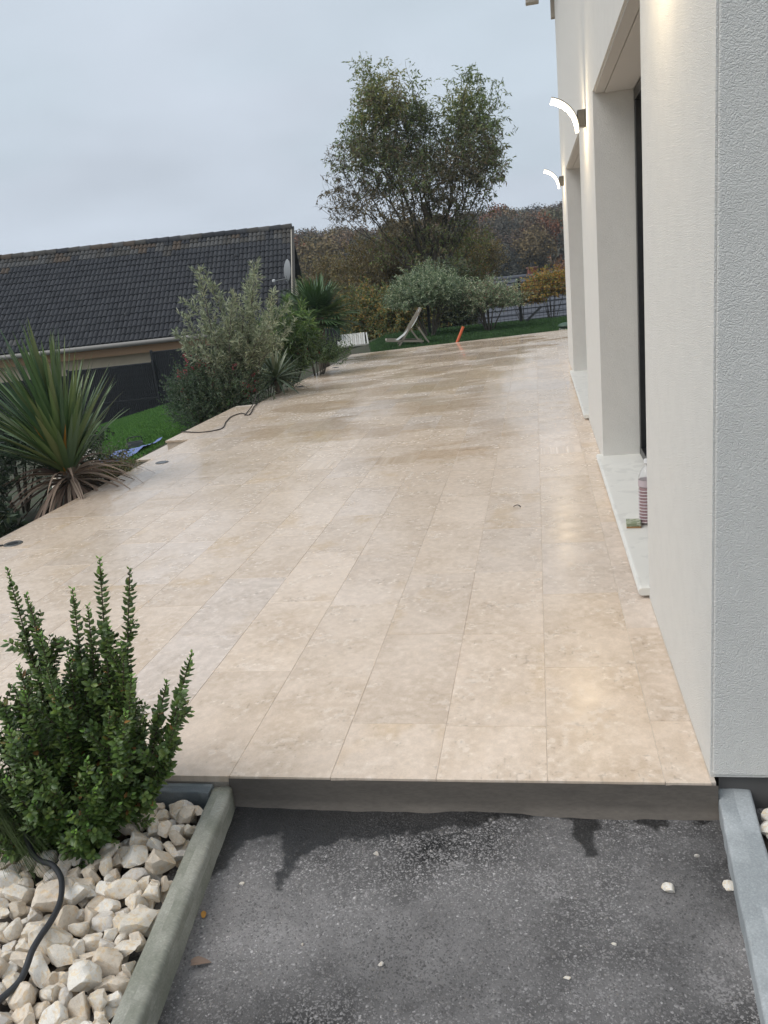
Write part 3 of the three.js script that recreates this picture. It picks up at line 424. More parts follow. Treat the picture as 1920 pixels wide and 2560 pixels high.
  [[-0.5, -1.82, 0.012], [-0.84, -1.689, 0.011], [-0.423, -1.455, 0.011], [-0.009, -1.449, 0.011], [0.33, -1.85, 0.009], [0.1, -1.55, 0.008], [-0.62, -1.5, 0.008]].forEach(([x, z, s], i) => { const o = solo('asphalt_chip', stoneGeos[i + 5], stoneMats[i % 2 ? 1 : 4], 'tiny pale stone chip lying on the asphalt', 'stone chip', 'tiny stone chips on the asphalt'); o.scale.setScalar(s); o.position.set(x, AY + s * 0.25, z); });
  // irrigation hose
  const hp = [[-1.47, -1.72, 0.02], [-1.419, -1.664, 0.0], [-1.377, -1.638, -0.005], [-1.33, -1.619, 0.0], [-1.278, -1.575, 0.004], [-1.246, -1.531, 0.008], [-1.22, -1.477, 0.008], [-1.211, -1.425, 0.006], [-1.211, -1.378, 0.004], [-1.209, -1.34, 0.0], [-1.204, -1.307, -0.01], [-1.202, -1.275, -0.018], [-1.215, -1.235, -0.02], [-1.24, -1.19, -0.02], [-1.4, -1.08, -0.02]].map(([x, z, y]) => V(x, y, z));
  solo('drip_hose', rod(hp, 0.0075, 0.0075, 8, 90), mat([0.028, 0.03, 0.034], 0.55), 'black drip hose curving over the cream stones', 'hose');
}

// ------------------------------------------------------------------ neighbour's tiled house, turned with the slope below
const tileSpeck = tex(256, 256, (i, j) => { const n = fbm(i / 24, j / 24, 4), s = vn(i / 2.2, j / 2.2), lich = sstep(0.82, 0.9, vn(i / 4 + 30, j / 4) * 0.7 + n * 0.42) , k = 0.7 + 0.5 * n + 0.2 * (s - 0.5); return [lerp(k * 0.72, 2.6, lich * 0.4) / 3, lerp(k * 0.72, 2.5, lich * 0.4) / 3, lerp(k * 0.75, 2.2, lich * 0.4) / 3]; });
{
  const nb = thing('neighbour_house', 'low cream house with a long dark pantile roof beyond the black fence', 'house', null, [0, 0, 0], YAW);
  const ud = (u, y, d) => V(u, y, -d);                 // inside the group: u, y, -d
  const E = { d: 26.3, y: 0.27 }, Rg = { d: 31, y: 3.36 }, UL = -17, UR = -2.2, sl = Math.hypot(Rg.d - E.d, Rg.y - E.y), sd = (Rg.d - E.d) / sl, sy = (Rg.y - E.y) / sl;
  const wallM = mat(1, 0.92); wallM.map = tex(256, 256, (i, j) => { const k = 0.9 + 0.15 * fbm(i / 30, j / 30, 4); return [0.66 * k, 0.56 * k, 0.41 * k]; });
  part('wall', boxUV(box(UL, UR - 0.25, -3.2, 0.12, -35.5, -E.d - 0.42), 0.5), wallM, nb);
  const gs = new THREE.Shape([[-E.d - 0.45, 0.0], [-31, 3.15], [-35.5, 0.0]].map(([a, b]) => new THREE.Vector2(-a, b))), gg = new THREE.ExtrudeGeometry(gs, { depth: 0.2, bevelEnabled: false }); gg.rotateY(Math.PI / 2); gg.translate(UR - 0.452, 0.12, 0); part('gable', boxUV(gg, 0.5), wallM, nb);
  // roof deck
  const deck = (d0, y0, d1, y1, t) => { const s = new THREE.Shape([[d0, y0], [d1, y1], [d1, y1 - t], [d0, y0 - t]].map(([a, b]) => new THREE.Vector2(a, b))), g = new THREE.ExtrudeGeometry(s, { depth: UR - UL, bevelEnabled: false }); g.rotateY(Math.PI / 2); g.translate(UL, 0, 0); return g; };
  const roof = part('roof', merge([deck(E.d + 0.03, E.y - 0.06, Rg.d, Rg.y - 0.06, 0.12), deck(Rg.d, Rg.y - 0.06, 35.9, 0.1, 0.12)]), mat([0.02, 0.02, 0.022], 0.9), nb);
  // double-roll tiles
  const TWD = 0.3, TLN = 0.355, NP = 12, P = [], I = [], prof = (k) => 0.05 * Math.pow(Math.abs(Math.sin(k / NP * Math.PI * 2)), 0.85) * (k / NP < 0.5 ? 1 : 0.9);
  for (let r = 0; r < 3; r++) for (let k = 0; k <= NP; k++) { const x = (k / NP - 0.5) * TWD, h = prof(k); P.push(x, r === 0 ? h - 0.012 + 0.03 - 0.03 : r === 1 ? h + 0.03 : h + 0.002, r === 2 ? -(TLN + 0.02) : 0); }
  for (let r = 0; r < 2; r++) for (let k = 0; k < NP; k++) { const a = r * (NP + 1) + k; I.push(a, a + 1, a + NP + 1, a + 1, a + NP + 2, a + NP + 1); }
  const tg0 = new THREE.BufferGeometry(); tg0.setAttribute('position', new THREE.Float32BufferAttribute(P, 3)); tg0.setIndex(I); const tg = tg0.toNonIndexed(); tg.computeVertexNormals(); planarUV(tg, 'xz', 1.3);
  const ang = Math.atan2(Rg.y - E.y, Rg.d - E.d), R = rng(31);
  const tones = [[0.030, 0.031, 0.036], [0.036, 0.037, 0.042], [0.025, 0.026, 0.030], [0.042, 0.043, 0.047], [0.07, 0.062, 0.05], [0.105, 0.10, 0.09], [0.10, 0.07, 0.045]].map((c, q) => { const m = mat(c.map((v) => v * 2.9), 0.82); m.map = tileSpeck.clone(); m.map.offset.set(q * 0.37, q * 0.21); m.map.needsUpdate = true; return m; });
  const rest = [], nrow = Math.floor(sl / TLN); let made = 0; const cells = [];
  for (let r = 0; r <= nrow; r++) for (let u = UR - 0.17; u > UL; u -= TWD) cells.push([r, u]);
  const pick300 = new Set(cells.filter(([r, u]) => u > -12.6 && r < 15).sort((a, b) => (a[0] - b[0]) || (b[1] - a[1])).slice(0, 298).map((c) => c.join()));
  for (const [r, u] of cells) {
    const s = Math.min(r * TLN, sl - TLN * 0.9) , top = r / nrow, t = R(), lichen = top > 0.93 ? t < 0.85 : top > 0.85 ? t < 0.1 : u > -2.6 ? t < 0.3 : t < 0.01;
    const m = tones[lichen ? [5, 5, 4, 5, 4, 6][Math.floor(R() * 6)] : Math.floor(R() * 4)], mx = new THREE.Matrix4().makeRotationX(ang + (R() - 0.5) * 0.01); mx.setPosition(u + (R() - 0.5) * 0.006, E.y - 0.035 + s * sy + (R() - 0.5) * 0.004, -(E.d - 0.06 + s * sd));
    if (pick300.has([r, u].join())) { const o = part(made ? `roof_tile_${String(made).padStart(3, '0')}` : 'roof_tile', tg, m, roof); o.applyMatrix4(mx); made++; } else rest.push([mx, m]);
  }
  tones.forEach((m, q) => { const l = rest.filter((e) => e[1] === m); if (!l.length) return; const g = mergeGeometries(l.map(([mx]) => tg.clone().applyMatrix4(mx))); const o = part('upper_roof_tiles' + (q ? '_' + String(q).padStart(3, '0') : ''), g, m, roof); o.userData.kind = 'stuff'; });
  // ridge tiles
  const rs = new THREE.CylinderGeometry(0.15, 0.185, 0.44, 12, 1, true, 0, Math.PI); rs.rotateZ(Math.PI / 2); rs.rotateX(Math.PI / 2 * 0); const q = new THREE.Quaternion();
  let n = 0; for (let u = UR - 0.2; u > UL; u -= 0.4) { const g = part(n ? `ridge_tile_${String(n).padStart(3, '0')}` : 'ridge_tile', rs, tones[[4, 5, 3, 4, 6, 2][Math.floor(R() * 6)]], roof); g.position.set(u, Rg.y - 0.03, -Rg.d); g.rotation.set(0, 0, (R() - 0.5) * 0.02 - 0.03); g.material.side = THREE.DoubleSide; n++; }
  // verge and eaves
  const verge = mat([0.5, 0.45, 0.37], 0.8);
  part('verge_board', bar(ud(UR + 0.0, E.y - 0.1, E.d - 0.02), ud(UR + 0.0, Rg.y - 0.08, Rg.d), 0.035, 0.2), verge, roof);
  part('verge_tile_edge', bar(ud(UR + 0.06, E.y - 0.0, E.d - 0.06), ud(UR + 0.06, Rg.y + 0.02, Rg.d), 0.09, 0.05), tones[4], roof);
  const gut = new THREE.CylinderGeometry(0.075, 0.075, UR - UL, 12, 1, true, Math.PI, Math.PI); gut.rotateZ(Math.PI / 2); gut.rotateX(Math.PI); const gm = mat([0.27, 0.25, 0.225], 0.6, { side: THREE.DoubleSide }); gut.rotateX(0);
  const gq = part('gutter', rod([ud(UL, E.y - 0.1, E.d - 0.13), ud(UR + 0.05, E.y - 0.1, E.d - 0.13)], 0.075, 0.075, 12, 1), gm, nb);
  part('fascia_board', box(UL, UR, E.y - 0.42, E.y - 0.15, -E.d - 0.06, -E.d - 0.02), mat([0.36, 0.22, 0.12], 0.8), nb);
  part('soffit_board', box(UL, UR, E.y - 0.40, E.y - 0.37, -E.d - 0.45, -E.d - 0.06), mat([0.30, 0.2, 0.13], 0.8), nb);
  // vent tiles on the roof slope
  for (const [u, s] of [[-7.55, 1.35], [-12.0, 1.0], [-4.1, 4.1]]) { const v = part('vent_tile', new THREE.SphereGeometry(0.11, 10, 6, 0, Math.PI * 2, 0, Math.PI / 2), tones[2], roof); v.position.set(u, E.y + s * sy + 0.02, -(E.d + s * sd)); v.rotation.x = ang; v.scale.set(1, 0.9, 1.3); }
}
// satellite dish standing on an arm at the gable end
{
  const t = thing('satellite_dish', 'grey satellite dish on an arm beside the dark roof edge', 'dish', null, [0, 0, 0], YAW), p = V(-2.2, 1.85, -26.0);
  const dish = new THREE.SphereGeometry(0.62, 24, 8, 0, Math.PI * 2, 0, 0.5); dish.translate(0, -0.62, 0); const g = dish.clone(); g.scale(1, 1, 1.1); g.rotateX(-1.45); g.rotateY(-1.15 + Math.PI); g.translate(p.x, p.y, p.z); part('reflector', g, mat([0.25, 0.26, 0.265], 0.7, { side: THREE.DoubleSide }), t);
  part('mast', merge([bar(V(-2.12, 0.6, -26.1), V(-2.12, 1.75, -26.1), 0.05, 0.05), bar(V(-2.12, 1.65, -26.1), V(-2.15, 1.68, -25.95), 0.08, 0.08)]), mat(0.05, 0.5), t);
  part('feed_arm', bar(V(-2.15, 1.6, -26.0), V(-2.52, 1.57, -25.7), 0.03, 0.03), mat(0.2, 0.5), t);
  part('feed_horn', merge([rbox(-2.6, -2.5, 1.53, 1.62, -25.75, -25.67, 0.03)]), mat(0.65, 0.5), t);
}
// ------------------------------------------------------------------ black fences
{
  const black = mat([0.014, 0.0145, 0.017], 0.5), slatG = (w, h) => { const l = []; for (let x = -w / 2 + 0.05; x < w / 2 - 0.03; x += 0.058) l.push(rbox(x - 0.02, x + 0.021, -h / 2 + 0.05, h / 2 - 0.05, -0.012, 0.012, 0.004, 1)); return merge(l); };
  const panel = (name, label, u0, d0, u1, d1, y0, y1, open) => {
    const a = W(u0, 0, d0), b = W(u1, 0, d1), w = a.distanceTo(b), h = y1 - y0, t = thing(name, label, 'fence', 'black garden fence panels', [(a.x + b.x) / 2, (y0 + y1) / 2, (a.z + b.z) / 2], Math.atan2(-(b.z - a.z), b.x - a.x));
    const sl = part('slats', slatG(w, h), black, t); sl.userData.kind = 'stuff';
    part('backing', box(-w / 2 + 0.03, w / 2 - 0.03, -h / 2 + 0.05, h / 2 - 0.05, -0.03, -0.02), mat([0.018, 0.019, 0.022], 0.6), t);
    for (const [y, n] of [[h / 2 - 0.03, 'top_rail'], [-h * 0.12, 'middle_rail'], [-h / 2 + 0.04, 'bottom_rail']]) part(n, rbox(-w / 2 + 0.03, w / 2 - 0.03, y - 0.022, y + 0.022, -0.034, 0.02, 0.005, 1), black, t);
    for (const s of [-1, 1]) part('post', rbox(s * w / 2 - 0.035, s * w / 2 + 0.035, -h / 2 - 0.25, h / 2 + 0.03, -0.04, 0.03, 0.006, 1), black, t);
  };
  panel('fence_panel', 'black slatted fence panel low on the slope, partly behind spiky leaves', -8.6, 24, -6.15, 24, -1.95, -0.29);
  panel('fence_panel', 'black slatted fence panel stepped up behind the red flowered shrub', -6.15, 24.06, -3.75, 24.06, -1.85, 0.0);
  panel('fence_panel', 'black slatted fence panel behind the olive tree', -3.75, 24.12, -1.7, 23, -1.7, 0.3);
  panel('fence_panel', 'black slatted fence panel below the fan palm next to the low capped wall', -1.6, 20.2, -0.6, 19, -0.9, 0.37);
  panel('fence_panel', 'black slatted fence panel lowest on the slope behind dark foliage', -11.1, 24.05, -8.6, 24.05, -2.15, -0.42);
  // mesh fence behind the far lawn
  const mf = thing('mesh_fence', 'black welded mesh fence with posts and a slanting brace behind the far lawn', 'fence'), green = mat([0.013, 0.015, 0.016], 0.5), wires = [];
  const A = W(1.35, 0, 19.4), B = W(6.4, 0, 20.4), dir = B.clone().sub(A), L = dir.length(); dir.normalize();
  const at = (s, y) => V(A.x + dir.x * s, y, A.z + dir.z * s);
  for (let s = 0; s < L; s += 0.1) wires.push(bar(at(s, -0.05), at(s, 0.92), 0.006, 0.006)); for (let y = 0; y < 0.95; y += 0.1) wires.push(bar(at(0, y), at(L, y), 0.008, 0.008));
  const w = part('wire_mesh', merge(wires), green, mf); w.userData.kind = 'stuff';
  for (const [s, h] of [[0.16, 0.63], [2.42, 1.0], [4.6, 1.0]]) part('post', rbox(-0.03, 0.03, 0, h + 0.2, -0.03, 0.03, 0.005, 1), green, mf).position.copy(at(s, -0.2));
  part('brace', bar(at(2.48, -0.05), at(2.95, 0.3), 0.05, 0.05), green, mf);
}
// low wall with a pale slatted cap
{
  const t = thing('capped_wall', 'low brown wall under a small white slatted cap beside the fence', 'wall', null, [0, 0, 0], YAW);
  part('wall', box(-0.56, 0.0, -1.2, -0.03, -19.4, -19.0), concrete, t);
  const wm = [mat([0.55, 0.54, 0.5], 0.8), mat([0.47, 0.45, 0.41], 0.8)];
  for (let i = 0; i < 13; i++) { const g = rbox(-0.022, 0.022, -0.012, 0.012, -0.2, 0.2, 0.006, 1); g.rotateX(0.62); g.translate(-0.61 + i * 0.0485, 0.075, -19.0); part(i ? `cap_slat_${String(i).padStart(3, '0')}` : 'cap_slat', g, wm[i % 2], t); }
  part('cap_edge', bar(V(0.035, 0.17, -19.17), V(0.05, -0.06, -18.82), 0.03, 0.05), wm[0], t); part('cap_lip', rbox(-0.64, 0.03, -0.075, -0.035, -18.86, -18.82, 0.008, 1), wm[1], t);
}
// deckchair
{
  const t = thing('deckchair', 'folding deckchair with white sling and pale wooden frame on the lawn', 'deckchair', null, [0, 0, 0], YAW), wood = mat([0.3, 0.265, 0.215], 0.7), cloth = mat([0.44, 0.45, 0.42], 0.85, { side: THREE.DoubleSide });
  for (const d of [-16.75, -17.25]) { part('back_rail', bar(V(0.66, 0.0, d), V(1.16, 0.68, d), 0.035, 0.025), wood, t); part('seat_rail', bar(V(0.42, 0.13, d), V(1.16, 0.05, d), 0.035, 0.025), wood, t); part('rear_strut', bar(V(0.9, 0.34, d - 0.03), V(1.12, 0.0, d - 0.03), 0.03, 0.022), wood, t); part('rear_strut', bar(V(1.08, 0.33, d + 0.03), V(1.26, 0.02, d + 0.03), 0.026, 0.022), wood, t); }
  for (const [u, y] of [[1.16, 0.68], [0.42, 0.13], [1.12, 0.03]]) part('cross_bar', bar(V(u, y, -16.75), V(u, y, -17.25), 0.03, 0.03), wood, t);
  const P = [], I = []; for (let i = 0; i <= 14; i++) { const s = i / 14, u = lerp(1.16, 0.62, s) + Math.sin(s * Math.PI) * 0.06, y = lerp(0.69, 0.1, Math.pow(s, 0.9)) - Math.sin(s * Math.PI) * 0.03; P.push(u, y, -16.77, u, y, -17.23); } for (let i = 0; i < 14; i++) I.push(2 * i, 2 * i + 1, 2 * i + 2, 2 * i + 1, 2 * i + 3, 2 * i + 2);
  const g = new THREE.BufferGeometry(); g.setAttribute('position', new THREE.Float32BufferAttribute(P, 3)); g.setIndex(I); g.computeVertexNormals(); part('sling', g, cloth, t);
}
// green lidded box by the house end
{
  const t = thing('garden_box', 'low green lidded box on a white foot at the lawn edge', 'box', null, [0.56, -0.02, -17.2]);
  part('lid', new THREE.LatheGeometry([[0.0, 0.14], [0.08, 0.135], [0.15, 0.11], [0.17, 0.085], [0.165, 0.07]].map(([a, b]) => new THREE.Vector2(a, b)), 20), mat([0.05, 0.09, 0.06], 0.5), t); part('body', new THREE.CylinderGeometry(0.13, 0.12, 0.06, 20).translate(0, 0.05, 0), mat([0.04, 0.06, 0.045], 0.6), t); part('foot', new THREE.CylinderGeometry(0.15, 0.16, 0.025, 20).translate(0, 0.0125, 0), mat([0.5, 0.5, 0.47], 0.7), t);
}
// lower house beyond the lawn: roof, chimney
{
  const t = thing('lower_house', 'house down the slope showing a slate grey roof and brick chimney', 'house', null, [0, 0, 0], YAW), rm = mat([0.085, 0.09, 0.105], 0.7);
  const u0 = 4.2, u1 = 16, d0 = 36, d1 = 40.5, y0 = -2.6, y1 = 0.62, rows = 14, g = [];
  for (let r = 0; r < rows; r++) { const a = r / rows, b = (r + 1) / rows, s = new THREE.Shape([[lerp(d0, d1, a) - 0.03, lerp(y0, y1, a) + 0.05], [lerp(d0, d1, b), lerp(y0, y1, b) + 0.01], [lerp(d0, d1, b), lerp(y0, y1, b) - 0.05], [lerp(d0, d1, a), lerp(y0, y1, a) - 0.05]].map(([x, y]) => new THREE.Vector2(x, y))), e = new THREE.ExtrudeGeometry(s, { depth: u1 - u0, bevelEnabled: false }); e.rotateY(Math.PI / 2); e.translate(u0, 0, 0); part(r ? `tile_course_${String(r).padStart(3, '0')}` : 'tile_course', e, rm, t); }
  part('ridge', rod([V(u0, y1 + 0.02, -d1), V(u1, y1 + 0.02, -d1)], 0.11, 0.11, 8, 1), rm, t);
  part('back_roof', deckBack(), rm, t); function deckBack() { const s = new THREE.Shape([[d1, y1], [45, -2.6], [45, -2.7], [d1, y1 - 0.1]].map(([x, y]) => new THREE.Vector2(x, y))), e = new THREE.ExtrudeGeometry(s, { depth: u1 - u0, bevelEnabled: false }); e.rotateY(Math.PI / 2); e.translate(u0, 0, 0); return e; }
  part('wall', box(u0 + 0.3, u1 - 0.3, -6.5, -2.55, -44.5, -36.5), mat([0.4, 0.36, 0.3], 0.9), t);
  const ch = part('chimney', box(8.1, 8.48, 0.3, 0.98, -40.9, -40.45), mat([0.24, 0.085, 0.055], 0.9), t); part('chimney_cap', rbox(8.05, 8.53, 0.98, 1.05, -40.95, -40.4, 0.01, 1), mat([0.2, 0.1, 0.08], 0.9), ch); part('chimney_pot', new THREE.CylinderGeometry(0.07, 0.09, 0.2, 10).translate(8.29, 1.15, -40.67), mat([0.03, 0.03, 0.03], 0.8), ch);
}
// blue tarpaulin, crate and pale rock at the foot of the step
{
  const g = new THREE.PlaneGeometry(0.8, 1.15, 40, 50); g.rotateX(-Math.PI / 2); const p = g.attributes.position; for (let i = 0; i < p.count; i++) { const x = p.getX(i), z = p.getZ(i), n = fbm(x * 3 + 4, z * 3 + 8, 4), r = 1 - Math.abs(2 * fbm(x * 2.2 + 30, z * 2.2, 3) - 1), wx = -5.2 + x * (1 + 0.1 * Math.sin(z * 4)), wz = -9.2 + z; p.setXYZ(i, wx, ground(wx, wz) + 0.015 + 0.05 * r * r * n * 2, wz); } g.computeVertexNormals();
  const tg = solo('blue_tarpaulin', g, mat([0.14, 0.19, 0.42], 0.5, { side: THREE.DoubleSide }), 'crumpled blue tarpaulin spread on the grass by the step', 'tarpaulin');
  const c = thing('crate', 'small dark crate with a handle standing beyond the blue tarpaulin', 'crate', null, [-5.32, ground(-5.32, -9.95), -9.95], 0.5), dk = mat([0.03, 0.032, 0.032], 0.6);
  part('tray', merge([box(-0.1, 0.1, 0, 0.02, -0.07, 0.07), box(-0.1, 0.1, 0.02, 0.1, 0.055, 0.07), box(-0.1, 0.1, 0.02, 0.1, -0.07, -0.055), box(-0.1, -0.085, 0.02, 0.1, -0.055, 0.055), box(0.085, 0.1, 0.02, 0.1, -0.055, 0.055)]), mat([0.1, 0.11, 0.11], 0.7), c);
  part('handle', rod([V(-0.092, 0.09, 0), V(-0.09, 0.15, 0), V(0.09, 0.15, 0), V(0.092, 0.09, 0)], 0.007, 0.007, 6, 20), dk, c);
  const rk = solo('limestone_rock', stoneGeos[2], stoneMats[1], 'large pale limestone rock behind the spiky plant', 'rock'); rk.scale.set(0.5, 0.5, 0.6); rk.position.set(-4.75, -0.22, -7.55); rk.rotation.set(0.2, 1, 0.1);
}

// ------------------------------------------------------------------ plants
const barkM = mat(1, 0.9); barkM.map = tex(128, 256, (i, j) => { const n = fbm(i / 5, j / 22, 4), k = 0.55 + 0.9 * n; return [0.13 * k, 0.105 * k, 0.08 * k]; });
const barkGrey = mat([0.12, 0.105, 0.085], 0.9);
// a twig as a wandering line with leaves along it
function twig(R, L, wood, p, d, len, o) {
  let q = p.clone(), v = d.clone().normalize(); const n = o.n, st = len / n, pts = [q.clone()];
  for (let i = 0; i < n; i++) {
    v.add(rdir(R).multiplyScalar(o.wander)).add(V(0, o.lift, 0)).normalize(); q = q.clone().addScaledVector(v, st); pts.push(q);
    if (i / n < (o.bare ?? 0)) continue;
    for (let k = 0; k < o.per; k++) { const ld = v.clone().multiplyScalar(o.along).add(rdir(R)).add(V(0, o.hang ?? 0, 0)).normalize(); L.add(q, ld, sideOf(ld, R), o.leaf * (0.65 + R() * 0.7), o.wid * (0.7 + R() * 0.6), pick(R, o.cols, o.jit ?? 0.25), o.fine, o.fold ?? 0.3, o.bend ?? 0); }
  }
  if (wood) wood.push(rod(pts, o.tr, o.tr * 0.4, 3, Math.max(2, n >> 1)));
  return q;
}
// shrub: twigs spreading from the base through an uneven ellipsoid
function shrub(name, label, category, group, c, r, o) {
  const R = rng(o.seed), t = thing(name, label, category, group), L = new Leaves(), wood = [], base = V(c[0], o.base ?? c[1] - r[1], c[2]);
  for (let k = 0; k < o.twigs; k++) {
    const dv = rdir(R); if (o.upper && dv.y < -0.2) dv.y *= -0.6; const lump = 0.68 + 0.5 * vn(dv.x * 2.4 + o.seed, dv.y * 2.4 + dv.z * 2.9 + 20), q = Math.pow(R(), 0.42) * lump;
    const p = V(c[0] + dv.x * r[0] * q, c[1] + dv.y * r[1] * q, c[2] + dv.z * r[2] * q), out = V(dv.x, dv.y * 0.6 + (o.rise ?? 0.5), dv.z);
    twig(R, L, k % (o.woodEvery ?? 6) === 0 ? wood : null, p, out, o.len * (0.6 + 0.8 * R()), o);
  }
  for (let k = 0; k < (o.stems ?? 9); k++) { const a = R() * 6.28, f = 0.25 + 0.5 * R(); wood.push(rod([base.clone().add(V(Math.cos(a) * 0.05, 0, Math.sin(a) * 0.05)), V(lerp(base.x, c[0], 0.5) + Math.cos(a) * r[0] * f * 0.5, lerp(base.y, c[1], 0.55), lerp(base.z, c[2], 0.5) + Math.sin(a) * r[2] * f * 0.5), V(c[0] + Math.cos(a) * r[0] * f, c[1] + r[1] * 0.4, c[2] + Math.sin(a) * r[2] * f)], o.stemR ?? 0.012, 0.004, 5, 8)); }
  part('foliage', L.geo(), o.mat ?? LEAF, t); part('stems', merge(wood), o.bark ?? barkGrey, t); return t;
}

// --- the dark green shrub in the stone bed, shoot by shoot
{
  const R = rng(1201), t = thing('evergreen_shrub', 'dark evergreen shrub with small leaves and upright shoots growing among cream stones', 'shrub'), wood = [], base = V(-1.38, -0.12, -1.86);
  const green = [[0.056, 0.096, 0.02], [0.07, 0.115, 0.024], [0.045, 0.08, 0.018], [0.09, 0.13, 0.026]], young = [[0.13, 0.24, 0.035], [0.1, 0.19, 0.03]], rust = [[0.2, 0.1, 0.03], [0.16, 0.13, 0.03]];
  const tips = [[-1.119, 0.787, -1.8], [-1.042, 0.754, -1.8], [-1.387, 0.765, -1.8], [-1.365, 0.686, -1.82], [-1.331, 0.675, -1.78], [-1.227, 0.7, -1.82], [-1.309, 0.6, -1.76], [-1.096, 0.525, -1.78], [-1.074, 0.478, -1.76], [-0.917, 0.519, -1.8], [-0.973, 0.355, -1.78], [-1.012, 0.428, -1.82], [-1.16, 0.6, -1.84], [-1.267, 0.535, -1.7], [-1.074, 0.408, -1.7], [-1.194, 0.65, -1.82]];
  const shoots = tips.map((p, i) => [V(...p), 1, i]);
  for (let k = 0; k < 92; k++) { // filling shoots, inside the outline
    const a = R() * Math.PI * 2, e = Math.acos(lerp(0.98, -0.05, Math.pow(R(), 0.8))), q = 0.78 + 0.28 * R(), hgt = Math.cos(e) * 0.63 * q, rad = Math.sin(e) * q;
    let x = base.x + 0.02 + Math.cos(a) * rad * 0.36, z = base.z + 0.02 + Math.sin(a) * rad * 0.25, y = 0.02 + hgt * 0.92;
    x = Math.min(x, y > 0.25 ? -1.14 : lerp(-1.3, -1.16, clamp(y / 0.25))); shoots.push([V(x, y, z), 0, k]);
  }
  shoots.forEach(([tip, main], s) => {
    const L = new Leaves(), b = V(base.x + (tip.x - base.x) * 0.14 + (R() - 0.5) * 0.06, base.y, base.z + (tip.z - base.z) * 0.14 + (R() - 0.5) * 0.05), mid = V(lerp(b.x, tip.x, 0.55) + (tip.x - b.x) * 0.06, lerp(b.y, tip.y, 0.45), lerp(b.z, tip.z, 0.55)), mid2 = V(lerp(b.x, tip.x, 0.86), lerp(b.y, tip.y, 0.8), lerp(b.z, tip.z, 0.86));
    const cv = new THREE.CatmullRomCurve3([b, mid, mid2, tip]), len = cv.getLength(), step = 0.0078, n = Math.floor(len / step);
    const dress = (curve, N, from, isTip) => {
      for (let i = Math.floor(N * from); i <= N; i++) {
        const f = i / N, p = curve.getPointAt(Math.min(f, 1)), d = curve.getTangentAt(Math.min(f, 1)), s0 = V(d.z, 0, -d.x).lengthSq() < 1e-4 ? V(1, 0, 0) : V(d.z, 0, -d.x).normalize(), s1 = d.clone().cross(s0).normalize(), ph = (i % 2) * Math.PI / 2 + (R() - 0.5) * 0.7 + i * 0.12;
        for (const k of [0, 1]) { const a = ph + k * Math.PI, sp = 0.75 + 0.55 * R(), tipf = f > 0.95 ? 0.55 : 1, ld = d.clone().multiplyScalar(f > 0.93 ? 1.2 : 0.78).addScaledVector(s0, Math.cos(a) * sp).addScaledVector(s1, Math.sin(a) * sp).normalize(), sd = d.clone().cross(ld).normalize(); const col = isTip && f > 0.955 ? pick(R, young) : R() < 0.012 ? pick(R, rust) : pick(R, green, 0.3); L.add(p, ld, sd, (0.019 + R() * 0.01) * tipf, (0.0125 + R() * 0.005) * tipf, col, true, 0.45, 0.14); }
      }
    };
    dress(cv, n, main ? 0.16 : 0.12, s % 3 !== 1); wood.push(rod(cv.getPoints(6), 0.0045, 0.0014, 4, 10));
    const sides = main ? 12 : 7; for (let k = 0; k < sides; k++) { // side shoots
      const f = 0.2 + (main ? 0.6 : 0.7) * (k + R()) / sides, p = cv.getPointAt(f), d = cv.getTangentAt(f), o = rdir(R).multiplyScalar(0.9).add(d.clone().multiplyScalar(0.8)).add(V(0, 0.35, 0)).normalize(), l = (0.06 + 0.07 * R()) * (1.15 - 0.6 * f), c2 = new THREE.CatmullRomCurve3([p, p.clone().addScaledVector(o, l * 0.5), p.clone().addScaledVector(o, l).add(V(0, l * 0.16, 0))]); if (p.y + o.y * l < -0.1) continue;
      dress(c2, Math.floor(l / step), 0.1, R() < 0.25); wood.push(rod([p, c2.getPoint(1)], 0.002, 0.001, 3, 2));
    }
    part(s ? `shoot_${String(s).padStart(3, '0')}` : 'shoot', L.geo(), LEAFGLOSS, t);
  });
  for (let k = 0; k < 7; k++) { const a = R() * 6.28; wood.push(rod([V(base.x + Math.cos(a) * 0.03, -0.13, base.z + Math.sin(a) * 0.03), V(base.x + Math.cos(a) * 0.08, 0.03, base.z + Math.sin(a) * 0.06), V(base.x + Math.cos(a) * 0.12, 0.18, base.z + Math.sin(a) * 0.1)], 0.008, 0.004, 5, 8)); }
  part('stems', merge(wood), mat([0.1, 0.075, 0.05], 0.9), t);
  // pale dried flower heads low in the shrub
  const F = new Leaves(); for (const [x, y, z] of [[-1.42, 0.27, -1.56], [-1.43, 0.13, -1.55], [-1.4, 0.32, -1.56]]) for (let k = 0; k < 40; k++) { const d = rdir(R); F.add(V(x + d.x * 0.012, y + d.y * 0.022, z + d.z * 0.012), d, sideOf(d, R), 0.007, 0.006, pick(R, [[0.5, 0.45, 0.36], [0.3, 0.24, 0.16]]), false); } part('dried_flowers', F.geo(), LEAFDRY, t);
}
// thin grass tuft at the edge of the bed
{
  const R = rng(7), t = thing('grass_tuft', 'tuft of fine arching grass leaning over the drip hose', 'grass tuft'), L = [];
  for (let k = 0; k < 110; k++) { const b = V(-1.66 + (R() - 0.5) * 0.06, -0.09, -1.76 + (R() - 0.5) * 0.06), e = V(lerp(-1.56, -1.3, R()), lerp(0.02, 0.06, R()) - 0.06, lerp(-1.72, -1.56, R())); const m = b.clone().lerp(e, 0.45).add(V(0, 0.14 + 0.1 * R(), 0)); L.push(rod([b, m, e], 0.0014, 0.0004, 3, 7)); }
  part('blades', merge(L), mat([0.075, 0.105, 0.03], 0.7), t);
}
